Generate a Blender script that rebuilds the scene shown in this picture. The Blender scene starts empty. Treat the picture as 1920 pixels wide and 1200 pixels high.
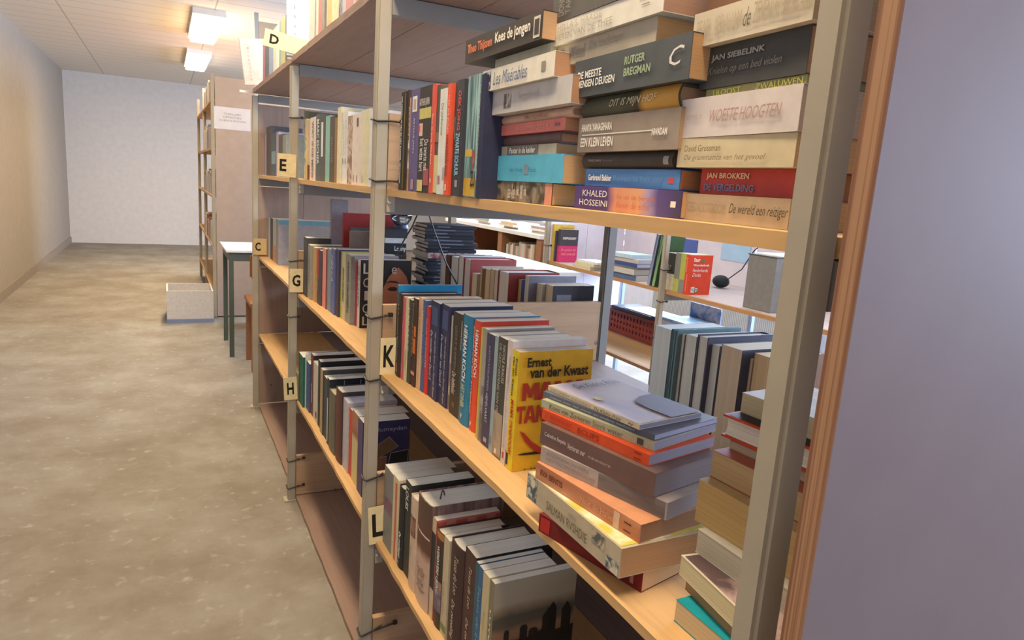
import bpy, bmesh, math, random
from mathutils import Vector, Matrix
random.seed(7)
SC = bpy.context.scene
COL = SC.collection
PI = math.pi

# ------------------------------------------------------------------ camera
CP = Vector((-0.4188, -0.3542, 1.2997))
CR = Vector((0.89490343, -0.44124938, 0.06668462))
CU = Vector((0.02393158, 0.19666715, 0.9801782))
CF = Vector((0.44561769, 0.87556897, -0.1865579))
FPX = 1298.11
cd = bpy.data.cameras.new('camera')
cam = bpy.data.objects.new('camera', cd)
COL.objects.link(cam)
cd.sensor_width = 36.0
cd.lens = FPX / 1920 * 36
cd.clip_start = 0.02
m = Matrix((CR, CU, -CF)).transposed().to_4x4()
m.translation = CP
cam.matrix_world = m
SC.camera = cam

def ray(p):
    return CF + CR * ((p[0] - 960) / FPX) - CU * ((p[1] - 600) / FPX)
def on_x(p, x):
    d = ray(p); return CP + d * ((x - CP.x) / d.x)
def on_y(p, y):
    d = ray(p); return CP + d * ((y - CP.y) / d.y)
def on_z(p, z):
    d = ray(p); return CP + d * ((z - CP.z) / d.z)

# ------------------------------------------------------------------ materials
def lin(h):
    h = h.lstrip('#')
    c = [int(h[i:i + 2], 16) / 255 for i in (0, 2, 4)]
    return tuple(x / 12.92 if x <= .04045 else ((x + .055) / 1.055) ** 2.4 for x in c) + (1,)

MATS = {}
def mat(hexc, rough=.55, kind='paint', metal=0.0, emit=0, hex2=None, scale=1.0):
    key = (hexc, rough, kind, metal, emit, hex2, scale)
    if key in MATS: return MATS[key]
    mt = bpy.data.materials.new(kind + '_' + hexc.lstrip('#'))
    mt.use_nodes = True
    nt = mt.node_tree; N = nt.nodes; L = nt.links
    b = N['Principled BSDF']
    c = lin(hexc)
    b.inputs['Base Color'].default_value = c
    b.inputs['Roughness'].default_value = rough
    if kind in ('cover', 'mottle', 'bandsz', 'ink', 'streak', 'pages'):
        b.inputs['Roughness'].default_value = max(rough, .55); b.inputs['Specular IOR Level'].default_value = .25
    b.inputs['Metallic'].default_value = metal
    if emit:
        b.inputs['Emission Color'].default_value = c
        b.inputs['Emission Strength'].default_value = emit
    def tc(): return N.new('ShaderNodeTexCoord')
    def ramp(fac, stops):
        r = N.new('ShaderNodeValToRGB'); L.new(fac, r.inputs[0])
        e = r.color_ramp.elements
        while len(e) < len(stops): e.new(.5)
        for i, (p, hx) in enumerate(stops):
            e[i].position = p; e[i].color = lin(hx) if isinstance(hx, str) else hx
        return r
    def sh(c, k): return tuple(min(1, x * k) for x in c[:3]) + (1,)
    if kind in ('cover', 'paint', 'card'):
        n = N.new('ShaderNodeTexNoise'); n.inputs['Scale'].default_value = 45 if kind != 'paint' else 14
        n.inputs['Detail'].default_value = 4
        L.new(tc().outputs['Object'], n.inputs['Vector'])
        r = ramp(n.outputs['Fac'], [(.3, sh(c, .94 if kind == 'paint' else .9)), (.7, sh(c, 1.03 if kind == 'paint' else 1.07))])
        L.new(r.outputs[0], b.inputs['Base Color'])
    elif kind == 'pages':
        t = tc(); mp = N.new('ShaderNodeMapping'); mp.inputs['Scale'].default_value = (3, 900, 3)
        L.new(t.outputs['Object'], mp.inputs['Vector'])
        n = N.new('ShaderNodeTexNoise'); n.inputs['Scale'].default_value = 1; n.inputs['Detail'].default_value = 2
        L.new(mp.outputs[0], n.inputs['Vector'])
        r = ramp(n.outputs['Fac'], [(.3, sh(c, .84)), (.7, sh(c, 1.05))])
        L.new(r.outputs[0], b.inputs['Base Color'])
    elif kind == 'wood':
        t = tc(); mp = N.new('ShaderNodeMapping'); mp.inputs['Scale'].default_value = {'x': (1.6, 26, 26), 'z': (26, 26, 1.6)}.get(hex2, (26, 1.6, 26))
        L.new(t.outputs['Object'], mp.inputs['Vector'])
        n = N.new('ShaderNodeTexNoise'); n.inputs['Scale'].default_value = 2.2; n.inputs['Detail'].default_value = 7
        n.inputs['Distortion'].default_value = 1.2
        L.new(mp.outputs[0], n.inputs['Vector'])
        r = ramp(n.outputs['Fac'], [(.25, sh(c, .84)), (.5, c), (.75, sh(c, 1.07))])
        v = N.new('ShaderNodeTexVoronoi'); v.inputs['Scale'].default_value = 5
        mp2 = N.new('ShaderNodeMapping'); mp2.inputs['Scale'].default_value = (1.6, .7, 1.6)
        L.new(t.outputs['Object'], mp2.inputs['Vector']); L.new(mp2.outputs[0], v.inputs['Vector'])
        k = ramp(v.outputs['Distance'], [(.03, '#6b431f'), (.06, '#ffffff')])
        mx = N.new('ShaderNodeMixRGB'); mx.blend_type = 'MULTIPLY'; mx.inputs[0].default_value = .55
        L.new(r.outputs[0], mx.inputs[1]); L.new(k.outputs[0], mx.inputs[2])
        L.new(mx.outputs[0], b.inputs['Base Color'])
        bp = N.new('ShaderNodeBump'); bp.inputs['Strength'].default_value = .12; bp.inputs['Distance'].default_value = .002
        L.new(n.outputs['Fac'], bp.inputs['Height']); L.new(bp.outputs[0], b.inputs['Normal'])
    elif kind == 'concrete':
        t = tc()
        n = N.new('ShaderNodeTexNoise'); n.inputs['Scale'].default_value = 2.3; n.inputs['Detail'].default_value = 9; n.inputs['Roughness'].default_value = .68
        L.new(t.outputs['Object'], n.inputs['Vector'])
        r = ramp(n.outputs['Fac'], [(.3, '#766b5a'), (.45, '#83796a'), (.56, '#8d8578'), (.72, '#9b968a')])
        n2 = N.new('ShaderNodeTexNoise'); n2.inputs['Scale'].default_value = 22; n2.inputs['Detail'].default_value = 6
        L.new(t.outputs['Object'], n2.inputs['Vector'])
        k = ramp(n2.outputs['Fac'], [(.6, (0, 0, 0, 1)), (.78, (.8, .8, .8, 1))])
        mx = N.new('ShaderNodeMixRGB'); mx.inputs[2].default_value = lin('#aaa79c')
        L.new(k.outputs[0], mx.inputs[0]); L.new(r.outputs[0], mx.inputs[1])
        L.new(mx.outputs[0], b.inputs['Base Color'])
    elif kind == 'ply':
        t = tc(); mp = N.new('ShaderNodeMapping'); mp.inputs['Scale'].default_value = (1, 340, 1)
        L.new(t.outputs['Object'], mp.inputs['Vector'])
        n = N.new('ShaderNodeTexNoise'); n.inputs['Scale'].default_value = 1; n.inputs['Detail'].default_value = 1
        L.new(mp.outputs[0], n.inputs['Vector'])
        r = ramp(n.outputs['Fac'], [(.35, hex2), (.6, hexc)])
        L.new(r.outputs[0], b.inputs['Base Color'])
    elif kind == 'tiles':
        t = tc(); br = N.new('ShaderNodeTexBrick')
        br.offset = 0; br.inputs['Scale'].default_value = 1
        br.inputs['Brick Width'].default_value = 1.2; br.inputs['Row Height'].default_value = .3
        br.inputs['Mortar Size'].default_value = .006
        br.inputs['Color1'].default_value = c; br.inputs['Color2'].default_value = c
        br.inputs['Mortar'].default_value = sh(c, .6)
        L.new(t.outputs['Object'], br.inputs['Vector'])
        L.new(br.outputs[0], b.inputs['Base Color'])
    elif kind == 'mottle':        # a printed picture: two inks in soft blotches
        t = tc(); n = N.new('ShaderNodeTexNoise'); n.inputs['Scale'].default_value = 28 * scale; n.inputs['Detail'].default_value = 5
        n.inputs['Distortion'].default_value = .8
        L.new(t.outputs['Object'], n.inputs['Vector'])
        r = ramp(n.outputs['Fac'], [(.42, hexc), (.58, hex2)])
        L.new(r.outputs[0], b.inputs['Base Color'])
    elif kind == 'streak':        # a printed picture in long streaks along the height
        t = tc(); mp = N.new('ShaderNodeMapping'); mp.inputs['Scale'].default_value = (120 * scale, 120 * scale, 9 * scale)
        L.new(t.outputs['Object'], mp.inputs['Vector'])
        n = N.new('ShaderNodeTexNoise'); n.inputs['Scale'].default_value = 1; n.inputs['Detail'].default_value = 4
        L.new(mp.outputs[0], n.inputs['Vector'])
        r = ramp(n.outputs['Fac'], [(.4, hexc), (.6, hex2)])
        L.new(r.outputs[0], b.inputs['Base Color'])
    elif kind == 'slats':
        t = tc(); w = N.new('ShaderNodeTexWave'); w.bands_direction = 'Y'; w.inputs['Scale'].default_value = 14
        L.new(t.outputs['Object'], w.inputs['Vector'])
        r = ramp(w.outputs['Fac'], [(.1, hex2), (.6, hexc)])
        L.new(r.outputs[0], b.inputs['Base Color'])
    elif kind == 'bandsz':        # printed bands along local z: hex2 = list of stops over the height `scale`
        t = tc(); sp = N.new('ShaderNodeSeparateXYZ'); L.new(t.outputs['Object'], sp.inputs[0])
        n = N.new('ShaderNodeTexNoise'); n.inputs['Scale'].default_value = 20; L.new(t.outputs['Object'], n.inputs['Vector'])
        d = N.new('ShaderNodeMath'); d.operation = 'DIVIDE'; d.inputs[1].default_value = scale; L.new(sp.outputs['Z'], d.inputs[0])
        a = N.new('ShaderNodeMath'); a.operation = 'MULTIPLY_ADD'; a.inputs[1].default_value = .09; L.new(n.outputs['Fac'], a.inputs[0]); L.new(d.outputs[0], a.inputs[2])
        r = ramp(a.outputs[0], list(hex2))
        L.new(r.outputs[0], b.inputs['Base Color'])
    elif kind == 'glass':
        b.inputs['Transmission Weight'].default_value = 1; b.inputs['IOR'].default_value = 1.45
        b.inputs['Roughness'].default_value = .05
    MATS[key] = mt
    return mt

# ------------------------------------------------------------------ mesh helpers
def tag(o, label=None, cat=None, group=None, kind=None):
    if label: o['label'] = label
    if cat: o['category'] = cat
    if group: o['group'] = group
    if kind: o['kind'] = kind
    return o
def empty(name, loc=(0, 0, 0), rot=None):
    o = bpy.data.objects.new(name, None); COL.objects.link(o)
    o.empty_display_size = .05
    if rot is not None:
        o.matrix_world = Matrix.Translation(loc) @ rot
    else:
        o.location = loc
    return o
def link(name, me, mt, parent=None, loc=None):
    o = bpy.data.objects.new(name, me); COL.objects.link(o)
    if mt: me.materials.append(mt)
    if parent: o.parent = parent
    if loc: o.location = loc
    return o
def from_bm(name, bm, mt, parent=None, loc=None, smooth=False):
    bmesh.ops.recalc_face_normals(bm, faces=bm.faces)
    me = bpy.data.meshes.new(name); bm.to_mesh(me); bm.free()
    if smooth:
        for p in me.polygons: p.use_smooth = True
    return link(name, me, mt, parent, loc)
def add_box(bm, a, b):
    x0, y0, z0 = a; x1, y1, z1 = b
    vs = [bm.verts.new(p) for p in ((x0, y0, z0), (x1, y0, z0), (x1, y1, z0), (x0, y1, z0), (x0, y0, z1), (x1, y0, z1), (x1, y1, z1), (x0, y1, z1))]
    for f in ((0, 3, 2, 1), (4, 5, 6, 7), (0, 1, 5, 4), (1, 2, 6, 5), (2, 3, 7, 6), (3, 0, 4, 7)):
        bm.faces.new([vs[i] for i in f])
    return vs
def box(name, a, b, mt, parent=None, bevel=0, loc=None):
    bm = bmesh.new(); add_box(bm, a, b)
    if bevel:
        bmesh.ops.bevel(bm, geom=bm.edges[:], offset=bevel, segments=2, affect='EDGES', profile=.6)
    return from_bm(name, bm, mt, parent, loc)
def add_prism(bm, pts, z0, z1):          # pts in xy, extruded along z
    a = [bm.verts.new((x, y, z0)) for x, y in pts]; b = [bm.verts.new((x, y, z1)) for x, y in pts]
    n = len(pts)
    bm.faces.new(a[::-1]); bm.faces.new(b)
    for i in range(n): bm.faces.new((a[i], a[(i + 1) % n], b[(i + 1) % n], b[i]))
def add_tube(bm, pts, r, n=8):
    rings = []
    for i, p in enumerate(pts):
        p = Vector(p)
        d = (Vector(pts[min(i + 1, len(pts) - 1)]) - Vector(pts[max(i - 1, 0)])).normalized()
        u = d.cross(Vector((0, 0, 1)))
        if u.length < .01: u = d.cross(Vector((1, 0, 0)))
        u.normalize(); w = d.cross(u)
        rings.append([bm.verts.new(p + u * r * math.cos(2 * PI * k / n) + w * r * math.sin(2 * PI * k / n)) for k in range(n)])
    for a, b in zip(rings, rings[1:]):
        for k in range(n): bm.faces.new((a[k], a[(k + 1) % n], b[(k + 1) % n], b[k]))
    bm.faces.new(rings[0][::-1]); bm.faces.new(rings[-1])

# ------------------------------------------------------------------ lettering
def text_mesh(s, L, h, bold=0.0, slant=0.0):
    cu = bpy.data.curves.new('lettering', 'FONT')
    cu.body = s; cu.resolution_u = 2; cu.offset = bold; cu.shear = slant; cu.size = 1; cu.align_x = 'CENTER'
    cu.space_line = .9
    ob = bpy.data.objects.new('lettering_source', cu)
    me = bpy.data.meshes.new_from_object(ob)
    bpy.data.objects.remove(ob); bpy.data.curves.remove(cu)
    if not me.vertices: return me
    xs = [v.co.x for v in me.vertices]; ys = [v.co.y for v in me.vertices]
    x0, x1, y0, y1 = min(xs), max(xs), min(ys), max(ys)
    for v in me.vertices:
        v.co.x = ((v.co.x - x0) / (x1 - x0) - .5) * L
        v.co.y = ((v.co.y - y0) / (y1 - y0) - .5) * h
    me.materials.clear()
    return me
def lettering(s, L, h, M, mt, parent, bold=0.0, slant=0.0, name='title', warp=None):
    me = text_mesh(s, L, h, bold, slant)
    for v in me.vertices:
        v.co = M @ v.co
        if warp: v.co.x = warp(v.co.y) + (v.co.x if v.co.x < 0 else 0)
    return link(name, me, mt, parent)

# ------------------------------------------------------------------ books
# canonical book: spine in the plane x=0 facing -x, front cover facing -y (y=-T), head up; origin = far bottom corner of the spine
NB = 0
def book(T, H, W, cover, mw, desc, kind='pb', spine=None, pages='#d9d2c0', texts=(), rects=(), ctexts=(), crects=(), art=None, name=None, bulge=None, sart=None, label=None, group=None, ribbon=None):
    global NB
    NB += 1
    root = empty(name or ('hardcover_book' if kind == 'hb' else 'paperback_book'))
    root.matrix_world = mw
    tag(root, label or desc, 'book', group)
    c = min(.0007, T * .12) if kind == 'pb' else min(.0026, T * .2)
    ov = 0 if kind == 'pb' else .003
    if bulge is None: bulge = 0 if kind == 'pb' else min(.006, T * .16)
    nseg = 8 if bulge else 1
    def sx(y):
        if not bulge: return 0.0
        t = (-y / T) * 2 - 1
        return -bulge * (1 - t * t) + 0.0
    ys = [-T * i / nseg for i in range(nseg + 1)]
    cm = art or mat(cover, .42 if kind == 'pb' else .55, 'cover')
    if kind == 'box':
        bm = bmesh.new(); add_box(bm, (0, -T, 0), (W, 0, H))
        bmesh.ops.bevel(bm, geom=bm.edges[:], offset=min(.002, T * .2), segments=2, affect='EDGES')
        from_bm('case', bm, cm, root)
    else:
        bm = bmesh.new()
        outer = [(sx(y), y) for y in ys]
        inner = [(max(sx(y) + c, c if not bulge else sx(y) + c), max(min(y, -c), -T + c)) for y in ys]
        prof = [(W, 0)] + outer + [(W, -T), (W, -T + c)] + inner[::-1] + [(W, -c)]
        # C-shaped cover extruded along the height
        add_prism(bm, prof, 0, H)
        from_bm('cover', bm, cm, root)
        bm = bmesh.new()
        e = .0002
        pin = [(sx(y) + c + e, max(min(y, -c - e), -T + c + e)) for y in ys]
        fx = W - (ov or .0004)
        fore = [(fx - (bulge * .7) * (1 - ((2 * i / 4 - 1) ** 2)), -T + c + e + (T - 2 * c - 2 * e) * i / 4) for i in range(5)] if bulge else [(fx, -T + c + e), (fx, -c - e)]
        add_prism(bm, pin + fore, ov if ov else .0004, H - (ov if ov else .0004))
        from_bm('page_block', bm, mat(pages, .8, 'pages'), root)
    if spine or sart:
        bm = bmesh.new()
        a = [bm.verts.new((sx(y) - .00025, y, .0002)) for y in ys]; b = [bm.verts.new((sx(y) - .00025, y, H - .0002)) for y in ys]
        for i in range(nseg): bm.faces.new((a[i], a[i + 1], b[i + 1], b[i]))
        from_bm('spine_panel', bm, sart or mat(spine, .45, 'cover'), root)
    for ri, r in enumerate(rects):       # (t0,t1 from head, c0,c1 across, colour[, material])
        t0, t1, c0, c1, col = r[:5]; off = .0005 + .00015 * ri
        bm = bmesh.new(); n = 4 if bulge else 1
        yy = [-T * (c0 + (c1 - c0) * i / n) for i in range(n + 1)]
        a = [bm.verts.new((sx(y) - off, y, H * (1 - t1))) for y in yy]; b = [bm.verts.new((sx(y) - off, y, H * (1 - t0))) for y in yy]
        for i in range(n): bm.faces.new((a[i], a[i + 1], b[i + 1], b[i]))
        from_bm('spine_label', bm, r[5] if len(r) > 5 else mat(col, .5, 'cover'), root)
    for t in texts:                      # (string, t0, t1, centre across, height frac, colour, flags)
        s, t0, t1, cc, hf, col = t[:6]; fl = t[6] if len(t) > 6 else ''
        zc = H * (1 - (t0 + t1) / 2); yc = -T * cc
        if 'R' in fl:                    # reads across the spine
            M = Matrix(((0, 0, -1, -.0016), (-1, 0, 0, yc), (0, 1, 0, zc), (0, 0, 0, 1)))
            L_, h_ = T * hf, H * (t1 - t0)
        else:
            M = Matrix(((0, 0, -1, -.0016), (0, -1, 0, yc), (-1, 0, 0, zc), (0, 0, 0, 1)))
            L_, h_ = H * (t1 - t0), T * hf
        me = text_mesh(s, L_, h_, .022 if 'B' in fl else 0, .3 if 'I' in fl else 0)
        for v in me.vertices:
            v.co = M @ v.co
            v.co.x += sx(v.co.y)
        link('title', me, mat(col, .5, 'ink'), root)
    for ri, r in enumerate(crects):      # on the front cover: (x0,x1,z0,z1 fractions, colour[, material])
        x0, x1, z0, z1, col = r[:5]
        bm = bmesh.new(); y = -T - .0003 - .0002 * ri
        vs = [bm.verts.new(p) for p in ((W * x0, y, H * z0), (W * x1, y, H * z0), (W * x1, y, H * z1), (W * x0, y, H * z1))]
        bm.faces.new(vs); from_bm('cover_picture', bm, r[5] if len(r) > 5 else mat(col, .45, 'cover'), root)
    for t in ctexts:                     # (string, x0,x1,z0,z1, colour, flags)
        s, x0, x1, z0, z1, col = t[:6]; fl = t[6] if len(t) > 6 else ''
        M = Matrix(((1, 0, 0, W * (x0 + x1) / 2), (0, 0, -1, -T - .0024), (0, 1, 0, H * (z0 + z1) / 2), (0, 0, 0, 1)))
        lettering(s, W * (x1 - x0), H * (z1 - z0), M, mat(col, .5, 'ink'), root, .032 if 'H' in fl else .022 if 'B' in fl else 0, .3 if 'I' in fl else 0, 'cover_lettering')
    return root
def cover_poly(root, pts, T, H, W, col, name='cover_picture', d=.0005, mt=None):
    d += .001
    bm = bmesh.new(); vs = [bm.verts.new((W * x, -T - d, H * z)) for x, z in pts]
    bm.faces.new(vs); return from_bm(name, bm, mt or mat(col, .45, 'cover'), root)

ORD = ['first', 'second', 'third', 'fourth', 'fifth', 'sixth', 'seventh', 'eighth', 'ninth', 'tenth', 'eleventh', 'twelfth', 'thirteenth', 'fourteenth', 'fifteenth', 'sixteenth', 'seventeenth', 'eighteenth', 'nineteenth', 'twentieth',
       'twenty-first', 'twenty-second', 'twenty-third', 'twenty-fourth', 'twenty-fifth', 'twenty-sixth', 'twenty-seventh', 'twenty-eighth', 'twenty-ninth', 'thirtieth']

def pick(desc, place, where):
    for w_ in where.split('|'):
        lab = '%s, %s %s' % (desc, place, w_)
        if len(lab.split()) <= 16: return lab
    print('LONG LABEL', len(lab.split()), lab)
    return lab

def upright(entries, vm, z, where, group, flip=False, lean=0, ymax=None):
    prev = ymax
    n = 0
    for e in entries:
        uL, uR, vt, xf, W, col, desc = e[:7]; kw = dict(e[7]) if len(e) > 7 else {}
        n += 1
        m_ = kw.pop('vm', vm); ln = kw.pop('lean', lean); gap = kw.pop('gap', None)
        yL = on_x((uL, m_), xf).y; yR = on_x((uR, m_), xf).y
        if prev is not None: yL = min(yL, prev - .0004)
        T = max(yL - yR, .0035); yR = yL - T; prev = yR
        H = kw.pop('H', None) or max(.1, on_x((uL, vt), xf).z - z)
        lab = pick(desc, '%s from left' % ORD[n - 1], where)
        zz = kw.pop('z', z) + .0004
        if flip:                          # spine turned away: origin at the far side, rotated half a turn
            mw = Matrix.Translation((xf + W, yR, zz)) @ Matrix.Rotation(PI, 4, 'Z')
        else:
            mw = Matrix.Translation((xf, yL, zz))
        if ln: mw = mw @ Matrix.Rotation(ln, 4, 'X')
        fn = kw.pop('after', None)
        b = book(T, H, W, col, mw, desc, label=lab, group=group, **kw)
        if fn: fn(b, T, H, W)
    return prev

def lying(A, B, z0, z1, W, col, desc, where, group, flip=False, **kw):
    """A = head end, B = tail end of the visible long edge (world xy); z0..z1 thickness."""
    d = Vector((A[0] - B[0], A[1] - B[1])); H = d.length
    if 'texts' in kw: kw['texts'] = [t[:3] + (1 - t[3],) + t[4:] for t in kw['texts']]
    if 'rects' in kw: kw['rects'] = [(r[0], r[1], 1 - r[3], 1 - r[2]) + tuple(r[4:]) for r in kw['rects']]
    yaw = math.atan2(d.y, d.x) - PI / 2
    T = z1 - z0
    fn = kw.pop('after', None)
    if flip:      # fore-edge on the visible side: turned half a turn about the vertical
        R = Matrix.Rotation(yaw + PI, 4, 'Z') @ Matrix.Rotation(-PI / 2, 4, 'X')
        n = Vector((d.y, -d.x)).normalized()      # direction into the shelf
        o = Vector((A[0] + n.x * W, A[1] + n.y * W))
        mw = Matrix.Translation((o.x, o.y, z0)) @ R
    else:
        R = Matrix.Rotation(yaw, 4, 'Z') @ Matrix.Rotation(-PI / 2, 4, 'X')
        mw = Matrix.Translation((B[0], B[1], z0)) @ R
    b = book(T, H, W, col, mw, desc, label=where, group=group, **kw)
    if fn: fn(b, T, H, W)
    return b

# ------------------------------------------------------------------ measures of the shelving
PX, PY = .03, .0265
Y1, Y2, Y3, Y4 = 0.0, 1.193, 2.3527, 3.5834
DEP = .67
XB = .64
ZL, ZK, ZE, ZD = .4204, .848, 1.2798, 1.7096
TL = .0125; TE = .0157
#SECTIONS
# ------------------------------------------------------------------ room shell
def structure(o): o['kind'] = 'structure'; return o
XL, XW, YN, YF, HC = -1.75, 4.6, -2.6, 12.5, 2.6
structure(box('floor', (XL - .1, YN, -.1), (XW + .1, YF + .1, 0), mat('#9d907c', .75, 'concrete')))
structure(box('ceiling', (XL - .1, YN, HC), (XW + .1, YF + .1, HC + .1), mat('#e6ddd0', .8, 'tiles')))
structure(box('wall_left', (XL - .1, YN, 0), (XL, YF, HC), mat('#9a8f82', .8)))
structure(box('wall_far', (XL, YF, 0), (XW, YF + .1, HC), mat('#c9c0b6', .8)))
structure(box('baseboard_left', (XL, YN, 0), (XL + .015, YF, .09), mat('#8d8172', .6)))
# window wall on the far right: piers, sill band and lintel around tall openings
WY = [(-1.6, .6), (.95, 3.2), (3.55, 5.9), (6.25, 8.6)]
WZ0, WZ1 = .86, 2.35
bm = bmesh.new()
add_box(bm, (XW, YN, 0), (XW + .12, YF, WZ0)); add_box(bm, (XW, YN, WZ1), (XW + .12, YF, HC))
ed = [YN] + [q for w in WY for q in w] + [YF]
for a, b in zip(ed[0::2], ed[1::2]): add_box(bm, (XW, a, WZ0), (XW + .12, b, WZ1))
structure(from_bm('wall_right', bm, mat('#d2d2dc', .8)))
for i, (a, b) in enumerate(WY):
    bm = bmesh.new(); w = .05
    add_box(bm, (XW + .03, a, WZ0), (XW + .09, b, WZ0 + w)); add_box(bm, (XW + .03, a, WZ1 - w), (XW + .09, b, WZ1))
    for y in (a, (a + b) / 2 - w / 2, b - w): add_box(bm, (XW + .03, y, WZ0 + w), (XW + .09, y + w, WZ1 - w))
    fr = structure(from_bm('window_%d' % (i + 1), bm, mat('#dfe3ea', .5)))
    box('sill', (XW - .12, a - .05, WZ0 - .03), (XW + .02, b + .05, WZ0), mat('#e2e2e6', .5), fr)

# ceiling lamps: a row along the shelf fronts and one over the next aisle
lamp_n = 0
def ceiling_lamp(x, y, lab, power):
    r = tag(empty('ceiling_lamp', (x, y, HC)), lab, 'ceiling lamp', 'ceiling lamps')
    box('housing', (-.13, -.66, -.05), (.13, .66, -.001), mat('#d8d4cb', .5), r)
    box('diffuser', (-.11, -.64, -.085), (.11, .64, -.05), mat('#ffeed2', .4, 'plain', 0, 9), r, .012)
    ld = bpy.data.lights.new('tube_light', 'AREA'); ld.shape = 'RECTANGLE'; ld.size = .2; ld.size_y = 1.25
    ld.energy = power; ld.color = LAMP
    lo = bpy.data.objects.new('tube_light', ld); COL.objects.link(lo); lo.parent = r; lo.location = (0, 0, -.09)
LAMP = (1, .80, .54)
ceiling_lamp(-.04, 7.0, 'long lit ceiling lamp at top left, nearer of the two', 60)
ceiling_lamp(-.02, 9.3, 'long lit ceiling lamp at top left, farther of the two', 60)
for y in (.2, 2.4, 4.7):
    ceiling_lamp(-.24, y, 'lit ceiling lamp out of view above the aisle', 25)

# ------------------------------------------------------------------ shelving units
POST = mat('#a69c88', .5, 'paint'); DARKSTEEL = mat('#7f7b74', .5, 'paint'); PINE = mat('#c9a06a', .6, 'wood')
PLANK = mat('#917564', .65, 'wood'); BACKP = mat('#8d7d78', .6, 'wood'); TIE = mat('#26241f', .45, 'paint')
def bolt(bm, c, r=.005):
    bmesh.ops.create_icosphere(bm, subdivisions=2, radius=r, matrix=Matrix.Translation(c))
def post(parent, x, y, z1, mt=None):
    bm = bmesh.new()
    add_box(bm, (x, y, 0.004), (x + PX, y + PY, z1))
    bmesh.ops.bevel(bm, geom=[e for e in bm.edges if abs(e.verts[0].co.z - e.verts[1].co.z) > .1], offset=.004, segments=2, affect='EDGES')
    return from_bm('post', bm, mt or POST, parent)
def foot(parent, x, y):
    box('foot_plate', (x - .014, y - .012, 0), (x + PX + .006, y + PY + .012, .005), mat('#a09883', .6), parent)
def board(parent, x0, y0, y1, z, t, mt=None, deep=DEP - .03, seams=(.33,), name='shelf_board'):
    xs = [x0] + [x0 + s for s in seams] + [x0 + deep]
    for i, (a, b) in enumerate(zip(xs, xs[1:])):
        g = .002
        bm = bmesh.new(); n = 24
        # front edge slightly uneven, like sawn timber
        pts = [(a + (random.uniform(-.0012, .0012) if i == 0 else 0), y0 + (y1 - y0) * k / n) for k in range(n + 1)]
        pts += [(b - g, y1), (b - g, y0)]
        add_prism(bm, pts, z - t, z)
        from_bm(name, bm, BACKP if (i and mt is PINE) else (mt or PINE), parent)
def crossbar(parent, x0, x1, y, z):
    box('crossbar', (x0, y + .002, z - .04), (x1, y + PY - .002, z - .001), DARKSTEEL, parent, .0015)
def end_plank(parent, x0, x1, y, z0, z1):
    box('side_plank', (x0, y, z0), (x1, y + .018, z1), mat('#b08f6c', .65, 'wood', 0, 0, 'x'), parent, .001)
def tie(parent, x, y, z, out=.06, dz=.0):
    """black cable tie round a post, its tail pulled in to the plank beside it"""
    bm = bmesh.new(); r = .0022; e = .0028
    add_tube(bm, [(x + PX + out * .4, y - .004, z + dz), (x + PX + .004, y - e, z + dz * .4), (x + .002, y - e, z - .003), (x - e, y + .002, z), (x - e, y + PY - .002, z + .002), (x + .002, y + PY + e, z + .003), (x + PX, y + PY + e, z + .003)], r)
    add_tube(bm, [(x + PX + .003, y - e, z + dz * .3), (x + PX + out, y - .006, z + dz)], r)
    add_box(bm, (x + PX + out - .006, y - .009, z + dz - .004), (x + PX + out + .005, y - .0025, z + dz + .005))
    from_bm('cable_tie', bm, TIE, parent)

A = tag(empty('bookcase', (0, 0, 0)), 'long open bookcase of grey posts and pine boards filling the foreground', 'bookcase')
for y, zt in ((Y1, 2.3), (Y2, 2.3), (Y3, ZD - .03), (Y4, ZD - .03)):
    post(A, 0, y, zt); post(A, XB, y, zt, DARKSTEEL if y < 2 else None)
    foot(A, 0, y); foot(A, XB, y)
    for z in (ZL, ZK, ZE, ZD - .004):
        crossbar(A, PX + .0005, XB - .0005, y, z - (TE if z > 1 else TL) - .001)
for a, b in ((Y1, Y2), (Y2, Y3), (Y3, Y4)):
    g0, g1 = a + .0005, b - .0005
    for z, t in ((ZL, TL), (ZK, TL), (ZE, TE)):
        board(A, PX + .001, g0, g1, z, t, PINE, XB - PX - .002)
    board(A, PX + .001, g0, g1, .018, .0175, PLANK, XB - PX - .002, (.3,))
    board(A, PX - .028, g0 if a != Y1 else g0, g1 + .0, ZD, .02, PLANK, DEP - .01, (.17, .34, .5)) if a != Y1 else board(A, PX + .001, g0, g1, ZD, .02, PLANK, XB - PX - .002, (.2, .4))
# side planks that close off the bays, low boards lashed to the posts
for y in (Y2,):
    for z, h in ((.02, .182), (ZL, .174), (ZK, .165), (ZE, .165)):
        end_plank(A, PX + .002, XB - .002, y + .003, z + .0005, z + h)
for z, h in ((.02, .168), (ZL, .11), (ZK, .165)):
    end_plank(A, PX + .002, XB - .002, Y3 + .003, z + .0005, z + h)
for z, z1 in ((.02, ZL - .06), (ZL, ZK - .06), (ZK, ZE - .06), (ZE, ZD - .07)):
    box('end_panel', (PX + .002, Y4 + .003, z + .001), (.262, Y4 + .02, z1), mat('#927a69', .65, 'wood', 0, 0, 'z'), A)
    box('end_panel', (.264, Y4 + .003, z + .001), (XB - .002, Y4 + .02, z1), mat('#927a69', .65, 'wood', 0, 0, 'z'), A)
for y, zs in ((Y2, ((1.427, .03, .0), (1.297, .03, 0.0), (.985, .018, .006), (.835, .012, .004), (.585, .034, .014), (.165, .058, .018))),
              (Y3, ((1.50, .01, 0), (.975, .03, .004), (.76, .006, 0), (.17, .03, .01), (.055, .03, .01)))):
    for z, o_, dz in zs: tie(A, 0, y, z, o_, dz)
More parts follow.
